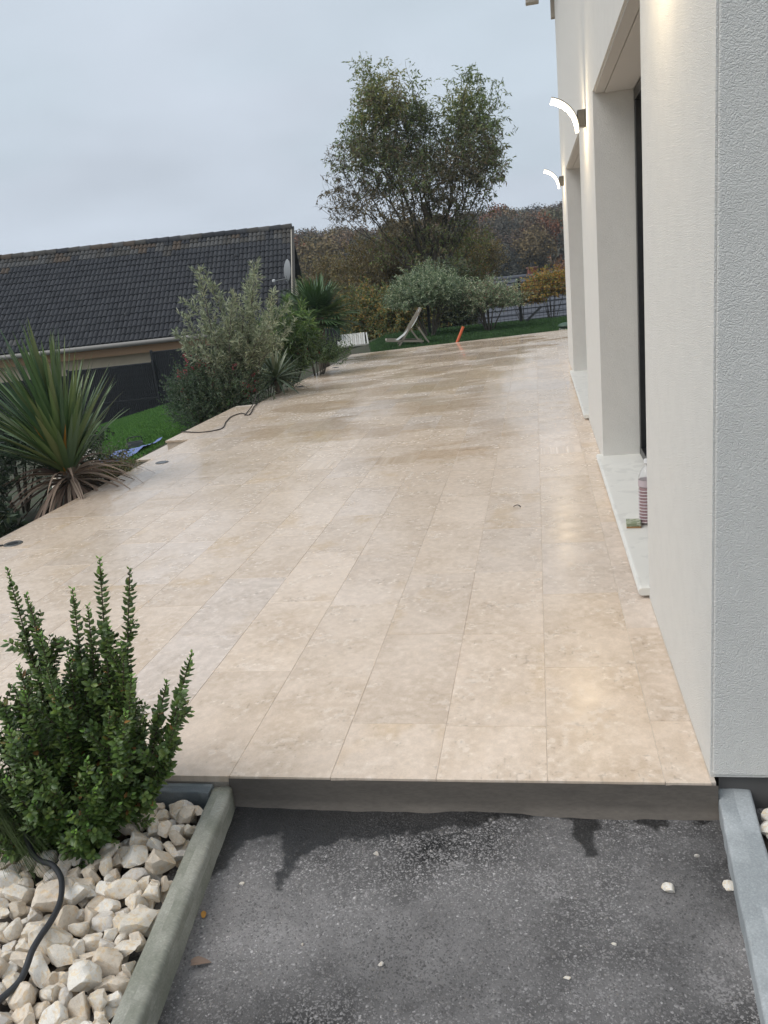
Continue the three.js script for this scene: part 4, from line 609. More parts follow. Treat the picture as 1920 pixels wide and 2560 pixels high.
// --- sword-leaved plants: every leaf a part
function swordLeaf(base, dir, len, wid, droop, fold = 0.35, twist = 0) { // tapering blade, gently arched
  const N = 7, P = [], I = [], d = dir.clone().normalize(), s = V(d.z, 0, -d.x).lengthSq() < 1e-3 ? V(Math.cos(twist), 0, Math.sin(twist)) : V(d.z, 0, -d.x).normalize(), up = s.clone().cross(d).multiplyScalar(-1); if (twist) { const q = new THREE.Quaternion().setFromAxisAngle(d, twist); s.applyQuaternion(q); up.applyQuaternion(q); }
  for (let i = 0; i <= N; i++) { const t = i / N, w = wid / 2 * (i === 0 ? 0.55 : t < 0.4 ? lerp(0.7, 1, t / 0.4) : Math.pow(1 - (t - 0.4) / 0.6, 0.75)), p = base.clone().addScaledVector(d, len * t).add(V(0, -droop * len * t * t, 0)); for (const k of [-1, 0, 1]) { const q = p.clone().addScaledVector(s, k * w).addScaledVector(up, k ? w * fold : 0); P.push(q.x, q.y, q.z); } }
  for (let i = 0; i < N; i++) for (let k = 0; k < 2; k++) { const a = i * 3 + k; I.push(a, a + 1, a + 3, a + 1, a + 4, a + 3); }
  const g = new THREE.BufferGeometry(); g.setAttribute('position', new THREE.Float32BufferAttribute(P, 3)); g.setIndex(I); g.computeVertexNormals(); return g;
}
{
  const R = rng(88), c = V(-3.78, 0.13, -5.9), t = thing('cordyline', 'large spiky cordyline with long green blades over a skirt of dead brown leaves', 'cordyline'); let n = 0; const nm = (k) => k ? `leaf_${String(k).padStart(3, '0')}` : 'leaf';
  for (let k = 0; k < 195; k++) {
    const a = k * 2.39996 + R() * 0.3, f = k / 195, e = lerp(1.52, 0.68, Math.pow(f, 0.9)) + (R() - 0.5) * 0.2, dir = V(Math.cos(a) * Math.cos(e), Math.sin(e), Math.sin(a) * Math.cos(e)).applyAxisAngle(V(0, 0, 1), 0.17), len = lerp(1.06, 0.84, f) * (0.82 + 0.3 * R());
    part(nm(n++), swordLeaf(V(c.x + dir.x * 0.05, c.y + 0.16 - f * 0.16, c.z + dir.z * 0.05), dir, len, 0.044 + R() * 0.016, 0.04 + 0.22 * f * R(), 0.32), bladeM[Math.floor(R() * 5)], t);
  }
  for (let k = 0; k < 92; k++) { // dead skirt
    const a = k * 2.39996 + R() * 0.4, f = k / 92, e = lerp(0.55, -0.5, f) + (R() - 0.5) * 0.25, dir = V(Math.cos(a) * Math.cos(e), Math.sin(e), Math.sin(a) * Math.cos(e)), len = (0.58 + 0.26 * R()) * (e < -0.25 ? 0.6 : 1);
    part(nm(n++), swordLeaf(V(c.x + dir.x * 0.05, c.y - f * 0.1, c.z + dir.z * 0.05), dir, len, 0.024 + R() * 0.014, 0.45 + 0.35 * R(), 0.5, (R() - 0.5) * 1.2), deadM[Math.floor(R() * 4)], t);
  }
  for (const [dx, dy, dz] of [[-0.25, 0.9, 0.3], [0.35, 0.85, 0.25], [-0.1, 0.95, 0.4]]) part(nm(n++), swordLeaf(V(c.x, c.y, c.z + 0.06), V(dx, dy, dz), 0.5, 0.034, 0.03), amberM, t);
  part('trunk', rod([V(c.x, -0.25, c.z), V(c.x + 0.01, 0.0, c.z), V(c.x, 0.26, c.z)], 0.085, 0.06, 10, 8), barkM, t);
}
{
  const R = rng(188), c = W(-1.27, 0.14, 11.3), t = thing('cordyline', 'small striped cordyline rosette at the terrace rim below the olive tree', 'cordyline'); let n = 0;
  const strip = [[0.16, 0.21, 0.12], [0.3, 0.33, 0.22], [0.1, 0.14, 0.075], [0.075, 0.11, 0.06]].map((q) => mat(q, 0.5, { side: THREE.DoubleSide }));
  for (let k = 0; k < 64; k++) { const a = k * 2.39996 + R() * 0.3, f = k / 64, e = lerp(1.4, -0.35, f) + (R() - 0.5) * 0.2, dir = V(Math.cos(a) * Math.cos(e), Math.sin(e), Math.sin(a) * Math.cos(e)); part(n ? `leaf_${String(n).padStart(3, '0')}` : 'leaf', swordLeaf(V(c.x, c.y + 0.06, c.z), dir, 0.46 + R() * 0.12, 0.042, 0.08 + 0.2 * f, 0.3), strip[Math.floor(R() * 4)], t); n++; }
  part('trunk', rod([V(c.x, -0.2, c.z), V(c.x, 0.2, c.z)], 0.04, 0.035, 8, 3), barkM, t);
}
// --- fan palm
{
  const R = rng(55), t = thing('fan_palm', 'fan palm with stiff dark green fronds above the black fence panel', 'palm tree'), c = W(-0.8, 0.8, 14.9), fm = [[0.075, 0.14, 0.05], [0.1, 0.17, 0.055], [0.065, 0.12, 0.06]].map((q) => mat(q, 0.5, { side: THREE.DoubleSide }));
  for (let k = 0; k < 30; k++) {
    const a = k * 2.39996, f = k / 30, e = lerp(1.3, -0.45, f), dir = V(Math.cos(a) * Math.cos(e), Math.sin(e), Math.sin(a) * Math.cos(e)), pl = 0.22 + 0.12 * R(), hub = c.clone().addScaledVector(dir, pl), g = [rod([c, hub], 0.012, 0.008, 4, 2)];
    const s = V(dir.z, (R() - 0.5) * 0.3, -dir.x).cross(dir).cross(dir).negate().normalize(), up = s.clone().cross(dir); if (up.y < 0) up.negate();
    for (let q = -13; q <= 13; q++) { const b = q / 13 * 1.75, d2 = dir.clone().multiplyScalar(Math.cos(b)).addScaledVector(s, Math.sin(b)).addScaledVector(up, 0.12 * Math.cos(b)).normalize(); g.push(swordLeaf(hub, d2, (0.55 + 0.12 * R()) * (0.8 + 0.2 * Math.cos(b)), 0.032, 0.12 + 0.2 * R() * f, 0.4)); }
    part(k ? `frond_${String(k).padStart(3, '0')}` : 'frond', merge(g), fm[k % 3], t);
  }
  part('trunk', rod([V(c.x + 0.05, -0.5, c.z), V(c.x, 0.2, c.z), c], 0.11, 0.1, 10, 6), barkM, t);
}
// --- branching by named tips: olive
function branched(name, label, category, base, tips, o) {
  const R = rng(o.seed), t = thing(name, label, category), L = new Leaves(), wood = [];
  tips.forEach((tp, k) => {
    const tip = tp.isVector3 ? tp : V(...tp), m = V(lerp(base.x, tip.x, 0.45), lerp(base.y, tip.y, 0.4) + (o.bow ?? 0.1), lerp(base.z, tip.z, 0.45)).add(rdir(R).multiplyScalar(o.crook ?? 0.05)), cv = new THREE.CatmullRomCurve3([base, m, tip]), len = cv.getLength();
    wood.push(rod(cv.getPoints(6), o.r ?? 0.012, 0.002, 5, 12));
    const n = Math.floor(len / o.step); for (let i = Math.floor(n * (o.from ?? 0.35)); i <= n; i++) { const f = i / n, p = cv.getPointAt(f), d = cv.getTangentAt(f); for (let j = 0; j < o.twigsPer; j++) { const dir = d.clone().multiplyScalar(o.fwd).add(rdir(R)).add(V(0, o.up ?? 0.2, 0)).normalize(); twig(R, L, (i + j) % 3 ? null : wood, p, dir, o.len * (1 - 0.55 * f) * (0.6 + 0.7 * R()), o); } }
  });
  part('foliage', L.geo(), o.mat ?? LEAF, t); part('branches', merge(wood), o.bark ?? barkGrey, t); return t;
}
{
  const q = (u, y) => W(u, y, 10.9 + 0.3 * Math.sin(u * 17)), b = W(-1.72, 0.1, 10.9);
  const tips = [[-1.31, 1.63], [-1.95, 1.64], [-1.87, 1.52], [-1.42, 1.5], [-2.18, 1.28], [-2.24, 1.1], [-2.36, 0.92], [-2.28, 0.74], [-1.12, 1.28], [-1.05, 1.14], [-1.2, 0.95], [-1.6, 1.3], [-1.75, 1.22], [-1.5, 1.15], [-1.15, 0.72], [-1.95, 0.62], [-1.3, 0.6], [-1.6, 0.8], [-2.05, 0.95], [-1.7, 1.0], [-1.4, 1.35], [-1.85, 0.85], [-1.25, 0.8], [-2.15, 0.55], [-1.0, 0.85]].map(([u, y]) => q(u, y));
  branched('olive_tree', 'young olive tree with silvery grey green leaves at the terrace rim', 'olive tree', b, tips, { seed: 90, step: 0.04, twigsPer: 1, fwd: 0.9, up: 0.35, len: 0.3, n: 9, per: 2, wander: 0.22, lift: 0.06, leaf: 0.072, wid: 0.017, along: 0.9, from: 0.28, cols: [[0.22, 0.25, 0.155], [0.29, 0.315, 0.2], [0.14, 0.17, 0.1], [0.35, 0.37, 0.25]], tr: 0.0025, r: 0.014, crook: 0.1 });
}
// red flowered shrub under the olive, further bed shrubs
{
  const c = W(-2.0, 0.12, 10.95), R = rng(3);
  const t = shrub('flowering_shrub', 'low dense green shrub dotted with small red flowers beside the landing', 'shrub', null, [c.x, c.y, c.z], [0.62, 0.5, 0.42], { seed: 12, twigs: 1300, len: 0.2, n: 7, per: 3, wander: 0.25, lift: 0.05, leaf: 0.03, wid: 0.013, along: 0.6, cols: [[0.06, 0.1, 0.045], [0.08, 0.125, 0.055], [0.045, 0.08, 0.04], [0.11, 0.12, 0.065]], tr: 0.002 });
  const F = new Leaves(); for (let k = 0; k < 95; k++) { const top = R() < 0.6, u = top ? lerp(-2.42, -2.0, R()) : lerp(-2.45, -1.45, R()), y = top ? lerp(0.42, 0.66, R()) : lerp(0.05, 0.5, R()), p = W(u, y, 10.6 + R() * 0.5); for (let j = 0; j < 7; j++) { const d = rdir(R); F.add(p.clone().add(rdir(R).multiplyScalar(0.02)), d, sideOf(d, R), 0.03, 0.02, pick(R, [[0.26, 0.03, 0.045], [0.32, 0.05, 0.06], [0.2, 0.025, 0.03]])); } } part('red_flowers', F.geo(), LEAF, t).userData.kind = 'stuff';
  shrub('bed_shrub', 'grey green low shrub crowding against the landing and its step', 'shrub', null, [-4.42, 0.02, -10.15], [0.34, 0.42, 0.42], { seed: 16, twigs: 620, len: 0.18, n: 7, per: 3, wander: 0.25, lift: 0.04, leaf: 0.03, wid: 0.013, along: 0.6, cols: [[0.06, 0.1, 0.045], [0.08, 0.12, 0.06], [0.045, 0.08, 0.04]], tr: 0.002 });
  const c2 = W(-1.5, 0.05, 11.75); shrub('flowering_shrub', 'green undergrowth below the olive tree at the tile edge', 'shrub', null, [c2.x, c2.y, c2.z], [0.5, 0.32, 0.3], { seed: 13, twigs: 520, len: 0.18, n: 7, per: 3, wander: 0.25, lift: 0.04, leaf: 0.028, wid: 0.012, along: 0.6, cols: [[0.05, 0.085, 0.035], [0.035, 0.065, 0.03], [0.09, 0.11, 0.06]], tr: 0.002, upper: true });
  const c4 = W(-0.82, 0.2, 13.1); const t4 = shrub('flowering_shrub', 'small light green shrub with red flowers below the oleander', 'shrub', null, [c4.x, c4.y, c4.z], [0.45, 0.32, 0.35], { seed: 15, twigs: 420, len: 0.2, n: 7, per: 3, wander: 0.25, lift: 0.04, leaf: 0.035, wid: 0.014, along: 0.6, cols: [[0.07, 0.12, 0.035], [0.05, 0.09, 0.03], [0.1, 0.14, 0.05]], tr: 0.002, upper: true });
  const F4 = new Leaves(); for (let k = 0; k < 26; k++) { const p = W(lerp(-1.05, -0.7, R()), lerp(0.34, 0.5, R()), 12.85 + R() * 0.2); for (let j = 0; j < 7; j++) { const d = rdir(R); F4.add(p.clone().add(rdir(R).multiplyScalar(0.02)), d, sideOf(d, R), 0.024, 0.018, pick(R, [[0.26, 0.03, 0.04], [0.36, 0.06, 0.05]])); } } part('red_flowers', F4.geo(), LEAF, t4).userData.kind = 'stuff';
  // oleander / bamboo-like plant with long leaves
  const b = W(-1.15, -0.1, 13.2), tips = [[-0.93, 1.12], [-1.15, 1.0], [-1.35, 0.85], [-1.42, 0.68], [-0.75, 1.0], [-0.62, 0.85], [-0.58, 0.62], [-1.25, 0.55], [-1.0, 0.8], [-0.85, 0.62], [-0.7, 0.45], [-1.15, 0.72], [-1.5, 0.5], [-0.8, 0.9], [-1.05, 0.95]].map(([u, y]) => W(u - 0.2, y, 13.0 + 0.25 * Math.sin(u * 23)));
  branched('oleander', 'leafy oleander with long narrow bright green leaves between olive and palm', 'oleander', b, tips, { seed: 91, step: 0.06, twigsPer: 1.5, fwd: 0.8, up: 0.35, len: 0.22, n: 6, per: 2, wander: 0.15, lift: 0.05, leaf: 0.15, wid: 0.021, along: 1.1, from: 0.25, cols: [[0.075, 0.14, 0.035], [0.105, 0.18, 0.04], [0.05, 0.095, 0.03], [0.15, 0.21, 0.06]], tr: 0.003, bend: 0.15 });
  // dark shrubs round the large cordyline
  const dk = [[0.022, 0.045, 0.022], [0.03, 0.055, 0.024], [0.045, 0.07, 0.035], [0.018, 0.034, 0.018]];
  [[-4.75, 0.05, -5.4, 0.6, 0.42, 0.6, 'dark leafy shrub left behind the cordyline skirt'], [-4.15, -0.1, -4.75, 0.32, 0.22, 0.4, 'dark broad leaved shrub crowding the tile rim beside the cordyline'], [-4.7, 0.12, -6.5, 0.8, 0.45, 0.7, 'dark green shrub behind the cordyline near the pale rock'], [-4.9, 0.15, -4.3, 0.8, 0.5, 0.8, 'dark shrub at the outer side of the bed beside the cordyline']].forEach(([x, y, z, rx, ry, rz, l], i) => shrub('bed_shrub', l, 'shrub', null, [x, y, z], [rx, ry, rz], { seed: 70 + i, twigs: 700, len: 0.2, n: 6, per: 3, wander: 0.25, lift: 0.03, leaf: i === 1 ? 0.055 : 0.04, wid: i === 1 ? 0.03 : 0.02, along: 0.5, cols: dk, tr: 0.003, upper: true, fine: i === 1 }));
  const c5 = V(-4.2, -0.04, -6.75); shrub('silver_shrub', 'small silvery twiggy shrub between the cordyline and the blue tarpaulin', 'shrub', null, [c5.x, c5.y, c5.z], [0.34, 0.15, 0.3], { seed: 81, twigs: 260, len: 0.2, n: 7, per: 2, wander: 0.25, lift: 0.05, leaf: 0.026, wid: 0.009, along: 0.5, cols: [[0.16, 0.17, 0.13], [0.09, 0.1, 0.06], [0.22, 0.22, 0.18], [0.07, 0.08, 0.04]], tr: 0.002, upper: true });
  const c6 = V(-3.78, -0.06, -6.5); shrub('bed_shrub', 'yellowish low plant spilling over the tile rim by the landing', 'shrub', null, [c6.x, c6.y, c6.z], [0.17, 0.09, 0.22], { seed: 82, twigs: 150, len: 0.14, n: 6, per: 2, wander: 0.25, lift: 0.05, leaf: 0.028, wid: 0.012, along: 0.5, cols: [[0.16, 0.15, 0.05], [0.1, 0.11, 0.045], [0.2, 0.17, 0.08]], tr: 0.002, upper: true });
  // dry grass clump
  const G = [], Rg = rng(64), gt = thing('dry_grass', 'clump of dry straw coloured grass at the tile rim', 'grass clump'); for (let k = 0; k < 130; k++) { const a = Rg() * 6.28, r = Rg() * 0.12, b0 = V(-3.78 + Math.cos(a) * r * 0.6, -0.14, -4.72 + Math.sin(a) * r), e = b0.clone().add(V(Math.cos(a) * 0.12 * Rg(), 0.22 + 0.22 * Rg(), Math.sin(a) * 0.12 * Rg())); G.push(rod([b0, b0.clone().lerp(e, 0.6).add(V(0, 0.06, 0)), e], 0.002, 0.0006, 3, 5)); } part('blades', merge(G), mat([0.24, 0.19, 0.1], 0.8), gt);
  // red-leaved plant by the bed edge
  const c7 = V(-4.6, 0.3, -5.0); shrub('red_berry_shrub', 'shrub with reddish young leaves at the outer edge of the bed', 'shrub', null, [c7.x, c7.y, c7.z], [0.4, 0.35, 0.4], { seed: 83, twigs: 120, len: 0.22, n: 6, per: 2, wander: 0.25, lift: 0.05, leaf: 0.045, wid: 0.02, along: 0.5, cols: [[0.18, 0.05, 0.03], [0.05, 0.08, 0.03], [0.04, 0.07, 0.03]], tr: 0.002, upper: true });
}
// --- willow with twisted twigs: two tall lobes and a thin grey side
{
  const R = rng(2024), t = thing('willow_tree', 'tall corkscrew willow with twisted branches and thinning green brown leaves', 'tree'), L = new Leaves(), wood = [], D = 24.5, fork = [2.15, 0.9];
  const cg = [[0.14, 0.175, 0.055], [0.185, 0.22, 0.06], [0.1, 0.135, 0.05]], cy = [[0.24, 0.215, 0.06], [0.2, 0.2, 0.06]], cb = [[0.145, 0.115, 0.06], [0.18, 0.13, 0.06], [0.125, 0.105, 0.06]], cd = [[0.11, 0.12, 0.05], [0.14, 0.135, 0.055]];
  // clumps: u, y, ru, ry, twigs, leaf share, colours
  const CL = [[0.85, 6.3, 0.28, 0.75, 70, 1, [...cg, ...cy]], [0.75, 5.5, 0.5, 0.6, 120, 1, [...cg, ...cy]], [1.15, 5.55, 0.5, 0.55, 130, 1, [...cg, ...cy, ...cb]], [1.75, 5.45, 0.5, 0.5, 130, 1, [...cg, ...cd]], [2.25, 5.2, 0.42, 0.5, 90, 0.9, [...cg, ...cd]], [0.35, 4.95, 0.45, 0.5, 100, 0.95, [...cg, ...cd]], [0.0, 4.4, 0.5, 0.5, 85, 0.55, [...cb, ...cd, ...cg]], [0.75, 4.5, 0.6, 0.6, 150, 1, [...cg, ...cd, ...cb]], [1.5, 4.6, 0.6, 0.6, 160, 1, [...cg, ...cb, ...cd]], [2.2, 4.3, 0.55, 0.6, 120, 0.8, [...cb, ...cg]], [3.5, 5.6, 0.55, 0.45, 110, 0.95, [...cg, ...cy]], [3.75, 5.05, 0.6, 0.45, 130, 1, [...cg, ...cd]], [3.2, 4.9, 0.45, 0.5, 95, 0.9, [...cg, ...cd]], [3.6, 4.3, 0.55, 0.55, 140, 1, [...cd, ...cb, ...cg]], [4.15, 4.2, 0.4, 0.5, 80, 0.95, [...cg, ...cy]], [3.15, 3.8, 0.55, 0.55, 130, 0.9, [...cb, ...cd]], [3.9, 3.55, 0.55, 0.5, 100, 0.8, [...cg, ...cb]], [2.4, 3.5, 0.55, 0.55, 120, 0.8, [...cb, ...cd]], [1.6, 3.7, 0.6, 0.55, 130, 0.85, [...cb, ...cd, ...cg]], [0.85, 3.75, 0.5, 0.5, 100, 0.8, [...cb, ...cg]], [-0.1, 3.65, 0.6, 0.5, 100, 0.25, cb], [-0.35, 3.15, 0.5, 0.45, 85, 0.25, cb], [0.4, 3.1, 0.5, 0.45, 70, 0.3, cb], [2.0, 2.9, 0.8, 0.5, 150, 0.8, [...cb, ...cd]], [3.0, 2.9, 0.8, 0.5, 150, 0.8, [...cb, ...cd]], [2.4, 2.2, 1.0, 0.5, 160, 0.9, [...cb, ...cg, ...cd]], [1.3, 2.7, 0.6, 0.5, 100, 0.7, cb], [2.0, 6.0, 0.12, 0.35, 14, 0.6, cg], [1.35, 6.25, 0.14, 0.3, 12, 0.5, cy], [1.1, 1.9, 0.6, 0.5, 50, 0.95, [...cb, ...cg]], [3.3, 2.0, 0.7, 0.5, 60, 0.95, [...cb, ...cg, ...cy]], [2.2, 1.4, 0.9, 0.5, 60, 0.95, [...cb, ...cg]], [4.35, 4.75, 0.25, 0.2, 10, 0.5, cg], [-0.6, 4.5, 0.25, 0.25, 10, 0.4, cb], [-0.8, 3.7, 0.3, 0.3, 12, 0.4, cb], [3.45, 6.0, 0.3, 0.2, 22, 0.8, cg], [4.2, 5.5, 0.2, 0.25, 14, 0.8, cg]];
  for (const [u1, y, ru, ry, n1, share, cols] of CL) {
    const u = 2.1 + (u1 - 2.1) * 0.93, n = y < 3.2 && n1 > 90 ? n1 * 0.6 : n1;
    // limb to the clump, crooked
    const dz = (R() - 0.5) * 1.6, a = W(fork[0] + (R() - 0.5) * 0.2, fork[1], D), e = W(u, y - ry * 0.2, D + dz), pts = [a]; const lean = clamp((u - 2.15) * 0.35, -0.6, 0.6); for (let i = 1; i < 7; i++) { const f = i / 7, uu = lerp(fork[0], u, Math.pow(f, 1.25)) + lean * Math.sin(f * 3.1) * 0.35; pts.push(W(uu, lerp(fork[1], y - ry * 0.2, f), D + dz * f).add(rdir(R).multiplyScalar(0.10))); } pts.push(e); if (n > 40) wood.push(rod(pts, 0.042, 0.01, 5, 24)); else wood.push(rod(pts.slice(4), 0.012, 0.005, 4, 12));
    for (let k = 0; k < n * 1.0; k++) {
      const dv = rdir(R), q = Math.pow(R(), 0.5), p = W(u + dv.x * ru * q, y + dv.y * ry * q, D + dz + dv.z * ru * 1.1 * q), out = V(dv.x * 0.5 + (R() - 0.5) * 0.6, 0.7, dv.z * 0.5);
      twig(R, L, k % (share < 0.4 ? 1 : 3) === 0 ? wood : null, p, out, 0.34 + 0.34 * R(), { n: 8, per: R() < share * 0.85 ? 2 : R() < share ? 1 : 0, wander: 0.42, lift: -0.08, leaf: 0.125, wid: 0.034, along: 0.5, hang: -0.65, cols, jit: 0.3, tr: 0.0065 });
    }
  }
  part('crown', L.geo(), LEAF, t); part('branches', merge(wood), mat([0.085, 0.072, 0.055], 0.9), t);
  const fb = W(fork[0], fork[1], D); part('trunk', rod([V(fb.x + 0.1, ground(fb.x, fb.z) - 0.2, fb.z), V(fb.x, 0.0, fb.z), V(fb.x, 1.0, fb.z), W(2.3, 2.1, D), W(2.0, 3.2, D)], 0.2, 0.07, 9, 18), barkM, t);
}
// brown thicket and yellowing growth in front of it
{
  const brown = [[0.18, 0.13, 0.06], [0.15, 0.115, 0.055], [0.2, 0.165, 0.065], [0.13, 0.125, 0.052], [0.23, 0.17, 0.06]], yel = [[0.25, 0.2, 0.05], [0.13, 0.16, 0.045], [0.085, 0.12, 0.04], [0.3, 0.18, 0.04], [0.1, 0.135, 0.04]];
  const mk = (l, u, y, d, r, seed, cols, twigs = 800, leaf = 0.08) => { const c = W(u, y, d); shrub('thicket_shrub', l, 'shrub', 'autumn thicket beyond the lawn', [c.x, c.y, c.z], r, { seed, twigs, len: 0.45, n: 8, per: 3, wander: 0.35, lift: -0.01, leaf, wid: leaf * 0.45, along: 0.5, cols, tr: 0.005, base: -1.5, jit: 0.35, woodEvery: 3, stemR: 0.03 }); };
  mk('tall russet brown shrub behind the fan palm', 0.35, 1.0, 26, [0.95, 1.3, 0.9], 301, brown); mk('tall russet brown shrub under the willow', 1.5, 1.25, 26.5, [1.0, 1.4, 0.9], 302, brown, 800); mk('brown green shrub right of the willow trunk', 2.9, 1.1, 26.5, [1.0, 1.2, 0.9], 303, [...brown, ...yel]); mk('yellowing shrub behind the low capped wall', 0.0, 0.0, 22.5, [0.85, 0.95, 0.7], 304, yel, 1000, 0.08); mk('green and yellow shrub behind the deckchair', 1.0, 0.0, 22, [0.85, 0.9, 0.7], 305, yel, 1000, 0.08); mk('dark green shrub behind the variegated willows', 2.3, 0.5, 22.5, [0.8, 0.85, 0.7], 306, [[0.05, 0.075, 0.03], [0.07, 0.09, 0.03], [0.1, 0.1, 0.035]], 900); mk('sparse brown shrub over the slate grey roof edge', 3.9, 1.55, 28, [0.7, 0.75, 0.7], 307, brown, 500); mk('russet shrub next to the neighbour gable', -0.9, 1.0, 28, [0.8, 1.1, 0.8], 308, brown, 700);
  // dappled willows
  const pale = [[0.42, 0.44, 0.28], [0.5, 0.5, 0.34], [0.2, 0.25, 0.13], [0.13, 0.18, 0.09], [0.32, 0.36, 0.2]], deep = [[0.1, 0.15, 0.08], [0.135, 0.19, 0.1], [0.19, 0.25, 0.135], [0.075, 0.115, 0.06]];
  const ha = (l, u, y, d, r, seed, cols, twigs) => { const c = W(u, y, d); shrub('dappled_willow', l, 'shrub', 'dappled willows on the far lawn', [c.x, c.y, c.z], r, { seed, twigs, len: 0.36, n: 9, per: 3, wander: 0.2, lift: -0.06, leaf: 0.058, wid: 0.018, along: 0.7, cols, tr: 0.004, base: -0.05, rise: 0.55, stemR: 0.02, stems: 12, upper: true }); };
  ha('large domed dappled willow with cream and green leaves behind the deckchair', 1.45, 0.72, 18.6, [0.78, 0.55, 0.6], 311, [...pale, ...deep, ...deep], 1300);
  ha('small open dappled willow with pinkish cream leaves by the mesh fence', 2.75, 0.5, 18.5, [0.6, 0.4, 0.5], 312, [...pale, [0.22, 0.13, 0.09], ...deep, [0.12, 0.1, 0.05]], 560);
  const or = [[0.38, 0.2, 0.03], [0.42, 0.25, 0.04], [0.3, 0.22, 0.04], [0.16, 0.19, 0.04], [0.13, 0.16, 0.04], [0.24, 0.11, 0.025]];
  [['bright orange yellow autumn shrub behind the mesh fence', 4.85, 0.52, 21.6, [0.65, 0.5, 0.5], 321, 950], ['amber autumn shrub leaning against the fence post', 4.1, 0.38, 21.4, [0.5, 0.34, 0.4], 322, 420]].forEach(([l, u, y, d, r, seed, tw]) => { const c = W(u, y, d); shrub('autumn_shrub', l, 'shrub', null, [c.x, c.y, c.z], r, { seed, twigs: tw, len: 0.26, n: 6, per: 2, wander: 0.25, lift: -0.05, leaf: 0.08, wid: 0.028, along: 0.4, hang: -0.5, cols: or, tr: 0.004, base: -0.3, upper: true }); });
}
// --- grass
function grass(name, label, pts, seed, cols, h, w) {
  const R = rng(seed), L = new Leaves(); for (let k = 0; k < 7; k++) { const a = R() * 6.28, d = V(Math.cos(a) * 0.35, 1, Math.sin(a) * 0.35).normalize(); L.add(V(Math.cos(a * 3) * w * 3, 0, Math.sin(a * 3) * w * 3), d, sideOf(d, R), h * (0.6 + R() * 0.7), w, [1, 1, 1], false, 0.2, 0.15); }
  const im = new THREE.InstancedMesh(L.geo(), new THREE.MeshStandardMaterial({ vertexColors: true, roughness: 0.7, side: THREE.DoubleSide }), pts.length), m = new THREE.Matrix4(), q = new THREE.Quaternion(), col = new THREE.Color();
  pts.forEach(([x, y, z], i) => { q.setFromAxisAngle(V(0, 1, 0), R() * 6.28); const s = 0.7 + R() * 0.6; m.compose(V(x, y, z), q, V(s, s, s)); im.setMatrixAt(i, m); im.setColorAt(i, col.setRGB(...pick(R, cols, 0.25))); });
  im.name = name; sh(im); im.userData = { kind: 'stuff', label, category: 'grass' }; scene.add(im);
}
{
  const R = rng(600), pts = [], far = [];
  for (let k = 0; k < 90000 && pts.length < 46000; k++) { const d = 8.5 + 15.3 * R(), u = -9 + 8.5 * R(), p = W(u, 0, d); if (p.x > -4.35 || u > -2.0 - (24 - d) * 0.05 || u < -8.8 * d / 24 + 0.2) continue; pts.push([p.x, ground(p.x, p.z) - 0.01, p.z]); }
  grass('lawn_grass', 'bright green mown grass sloping down to the black fence', pts, 601, [[0.075, 0.175, 0.03], [0.09, 0.2, 0.035], [0.06, 0.145, 0.026]], 0.06, 0.009);
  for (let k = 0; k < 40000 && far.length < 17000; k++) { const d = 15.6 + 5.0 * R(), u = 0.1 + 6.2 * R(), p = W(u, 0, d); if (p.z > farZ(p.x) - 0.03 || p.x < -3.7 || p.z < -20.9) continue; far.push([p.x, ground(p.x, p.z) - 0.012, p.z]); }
  grass('far_lawn_grass', 'dark green grass strip between terrace end and mesh fence', far, 602, [[0.035, 0.085, 0.022], [0.045, 0.1, 0.026], [0.03, 0.07, 0.02]], 0.07, 0.009);
}
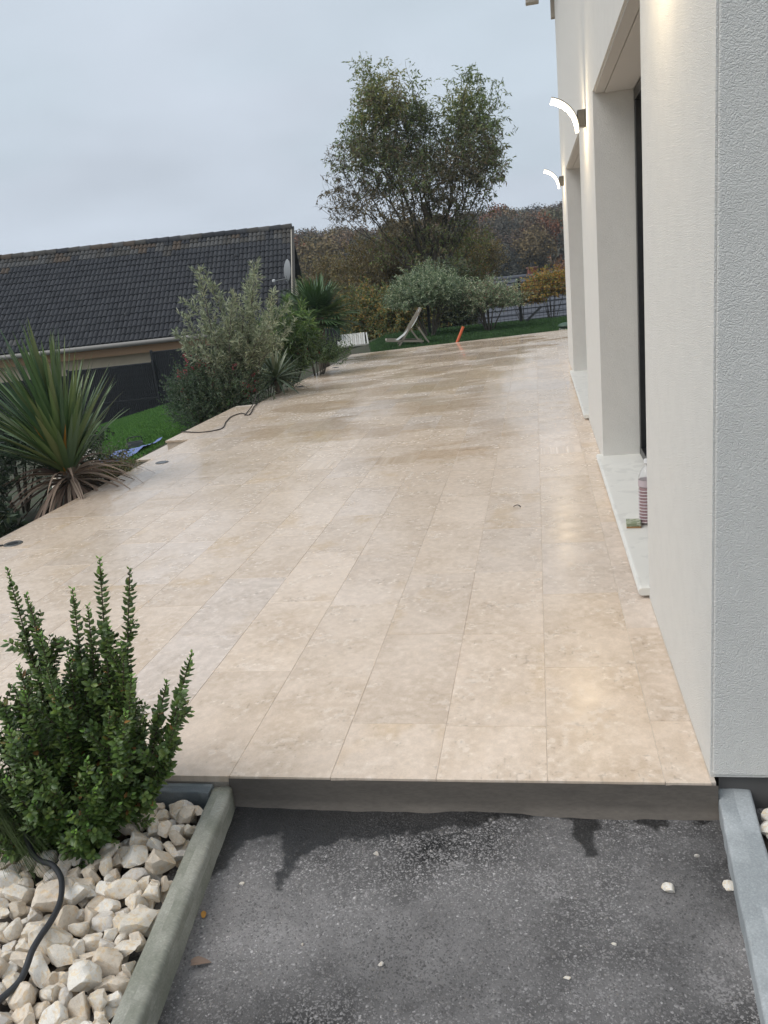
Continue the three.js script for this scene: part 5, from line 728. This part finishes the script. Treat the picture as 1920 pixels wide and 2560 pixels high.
// --- wooded hill
{
  const R = rng(900), L = new Leaves(), T = [];
  for (let k = 0; k < 62; k++) { const dv = rdir(R); if (dv.y < -0.35) dv.y *= -1; const q = Math.pow(R(), 0.4), c = V(dv.x * 2.3 * q, 5.6 + dv.y * 2.9 * q, dv.z * 2.3 * q); for (let j = 0; j < 62; j++) { const p = c.clone().add(rdir(R).multiplyScalar(0.85 * R())), d = rdir(R), g = 0.6 + R() * 0.8; L.add(p, d, sideOf(d, R), 0.26, 0.17, [g, g, g]); } }
  T.push(rod([V(0, -1, 0), V(0.1, 3, 0), V(0, 7, 0.1)], 0.17, 0.05, 5, 5)); for (let k = 0; k < 12; k++) { const a = R() * 6.28, y = 2 + R() * 4; T.push(rod([V(0, y, 0), V(Math.cos(a) * 0.9, y + 1.1, Math.sin(a) * 0.9), V(Math.cos(a) * 1.7, y + 2.8, Math.sin(a) * 1.7)], 0.06, 0.015, 4, 4)); }
  const spots = []; for (let k = 0; k < 5200 && spots.length < 1150; k++) { const d = 78 + 95 * Math.pow(R(), 0.9), u = -75 + 150 * R(); if (Math.abs(u) > d * 0.55 + 8) continue; const p = W(u, 0, d); spots.push([p.x, ground(p.x, p.z), p.z, u, d]); }
  const cols = [[0.095, 0.068, 0.048], [0.115, 0.078, 0.05], [0.085, 0.078, 0.048], [0.075, 0.068, 0.052], [0.125, 0.08, 0.046], [0.09, 0.084, 0.046], [0.14, 0.1, 0.044]], q = new THREE.Quaternion(), m = new THREE.Matrix4(), col = new THREE.Color();
  const im = new THREE.InstancedMesh(L.geo(), LEAFDRY, spots.length), tr = new THREE.InstancedMesh(merge(T), mat([0.08, 0.07, 0.06], 0.9), spots.length);
  spots.forEach(([x, y, z, u, d], i) => { q.setFromAxisAngle(V(0, 1, 0), R() * 6.28); const s = 0.72 + R() * 0.42, w = s * (0.85 + 0.4 * R()); m.compose(V(x, y - 0.2, z), q, V(w, s, w)); im.setMatrixAt(i, m); tr.setMatrixAt(i, m); const rust = R() < (u > 18 && d < 110 ? 0.22 : 0.05); im.setColorAt(i, col.setRGB(...pick(R, rust ? [[0.17, 0.065, 0.022], [0.14, 0.055, 0.025]] : cols, 0.2))); });
  im.name = 'woodland'; tr.name = 'woodland_trunks'; for (const o of [im, tr]) { sh(o); o.userData.kind = 'stuff'; scene.add(o); } im.userData.label = 'brown autumn wood covering the hill beyond the houses'; im.userData.category = 'woodland'; tr.userData.label = 'bare grey trunks of the autumn wood on the hill'; tr.userData.category = 'woodland';
  // two rust trees standing in front of the wood
  [[13.4, 52, 'rust orange tree standing before the wood above the slate roof', 5.0], [19.5, 60, 'dark red brown tree at the wood edge next to the house wall', 6.4]].forEach(([u, d, l, hh], i) => { const c = W(u, ground(...(() => { const p = W(u, 0, d); return [p.x, p.z]; })()), d); shrub('rust_tree', l, 'tree', null, [c.x, c.y + hh * 0.62, c.z], [2.3, hh * 0.42, 2.0], { seed: 950 + i, twigs: 1200, len: 0.9, n: 6, per: 3, wander: 0.35, lift: 0, leaf: 0.2, wid: 0.11, along: 0.4, cols: i ? [[0.13, 0.05, 0.03], [0.1, 0.04, 0.025], [0.08, 0.045, 0.03]] : [[0.2, 0.085, 0.03], [0.16, 0.07, 0.03], [0.12, 0.07, 0.03]], tr: 0.02, base: c.y - 0.3, stemR: 0.12 }); });
}
scene.fog = new THREE.FogExp2(0xb9c3ca, 0.0008);
renderer.render(scene, camera);
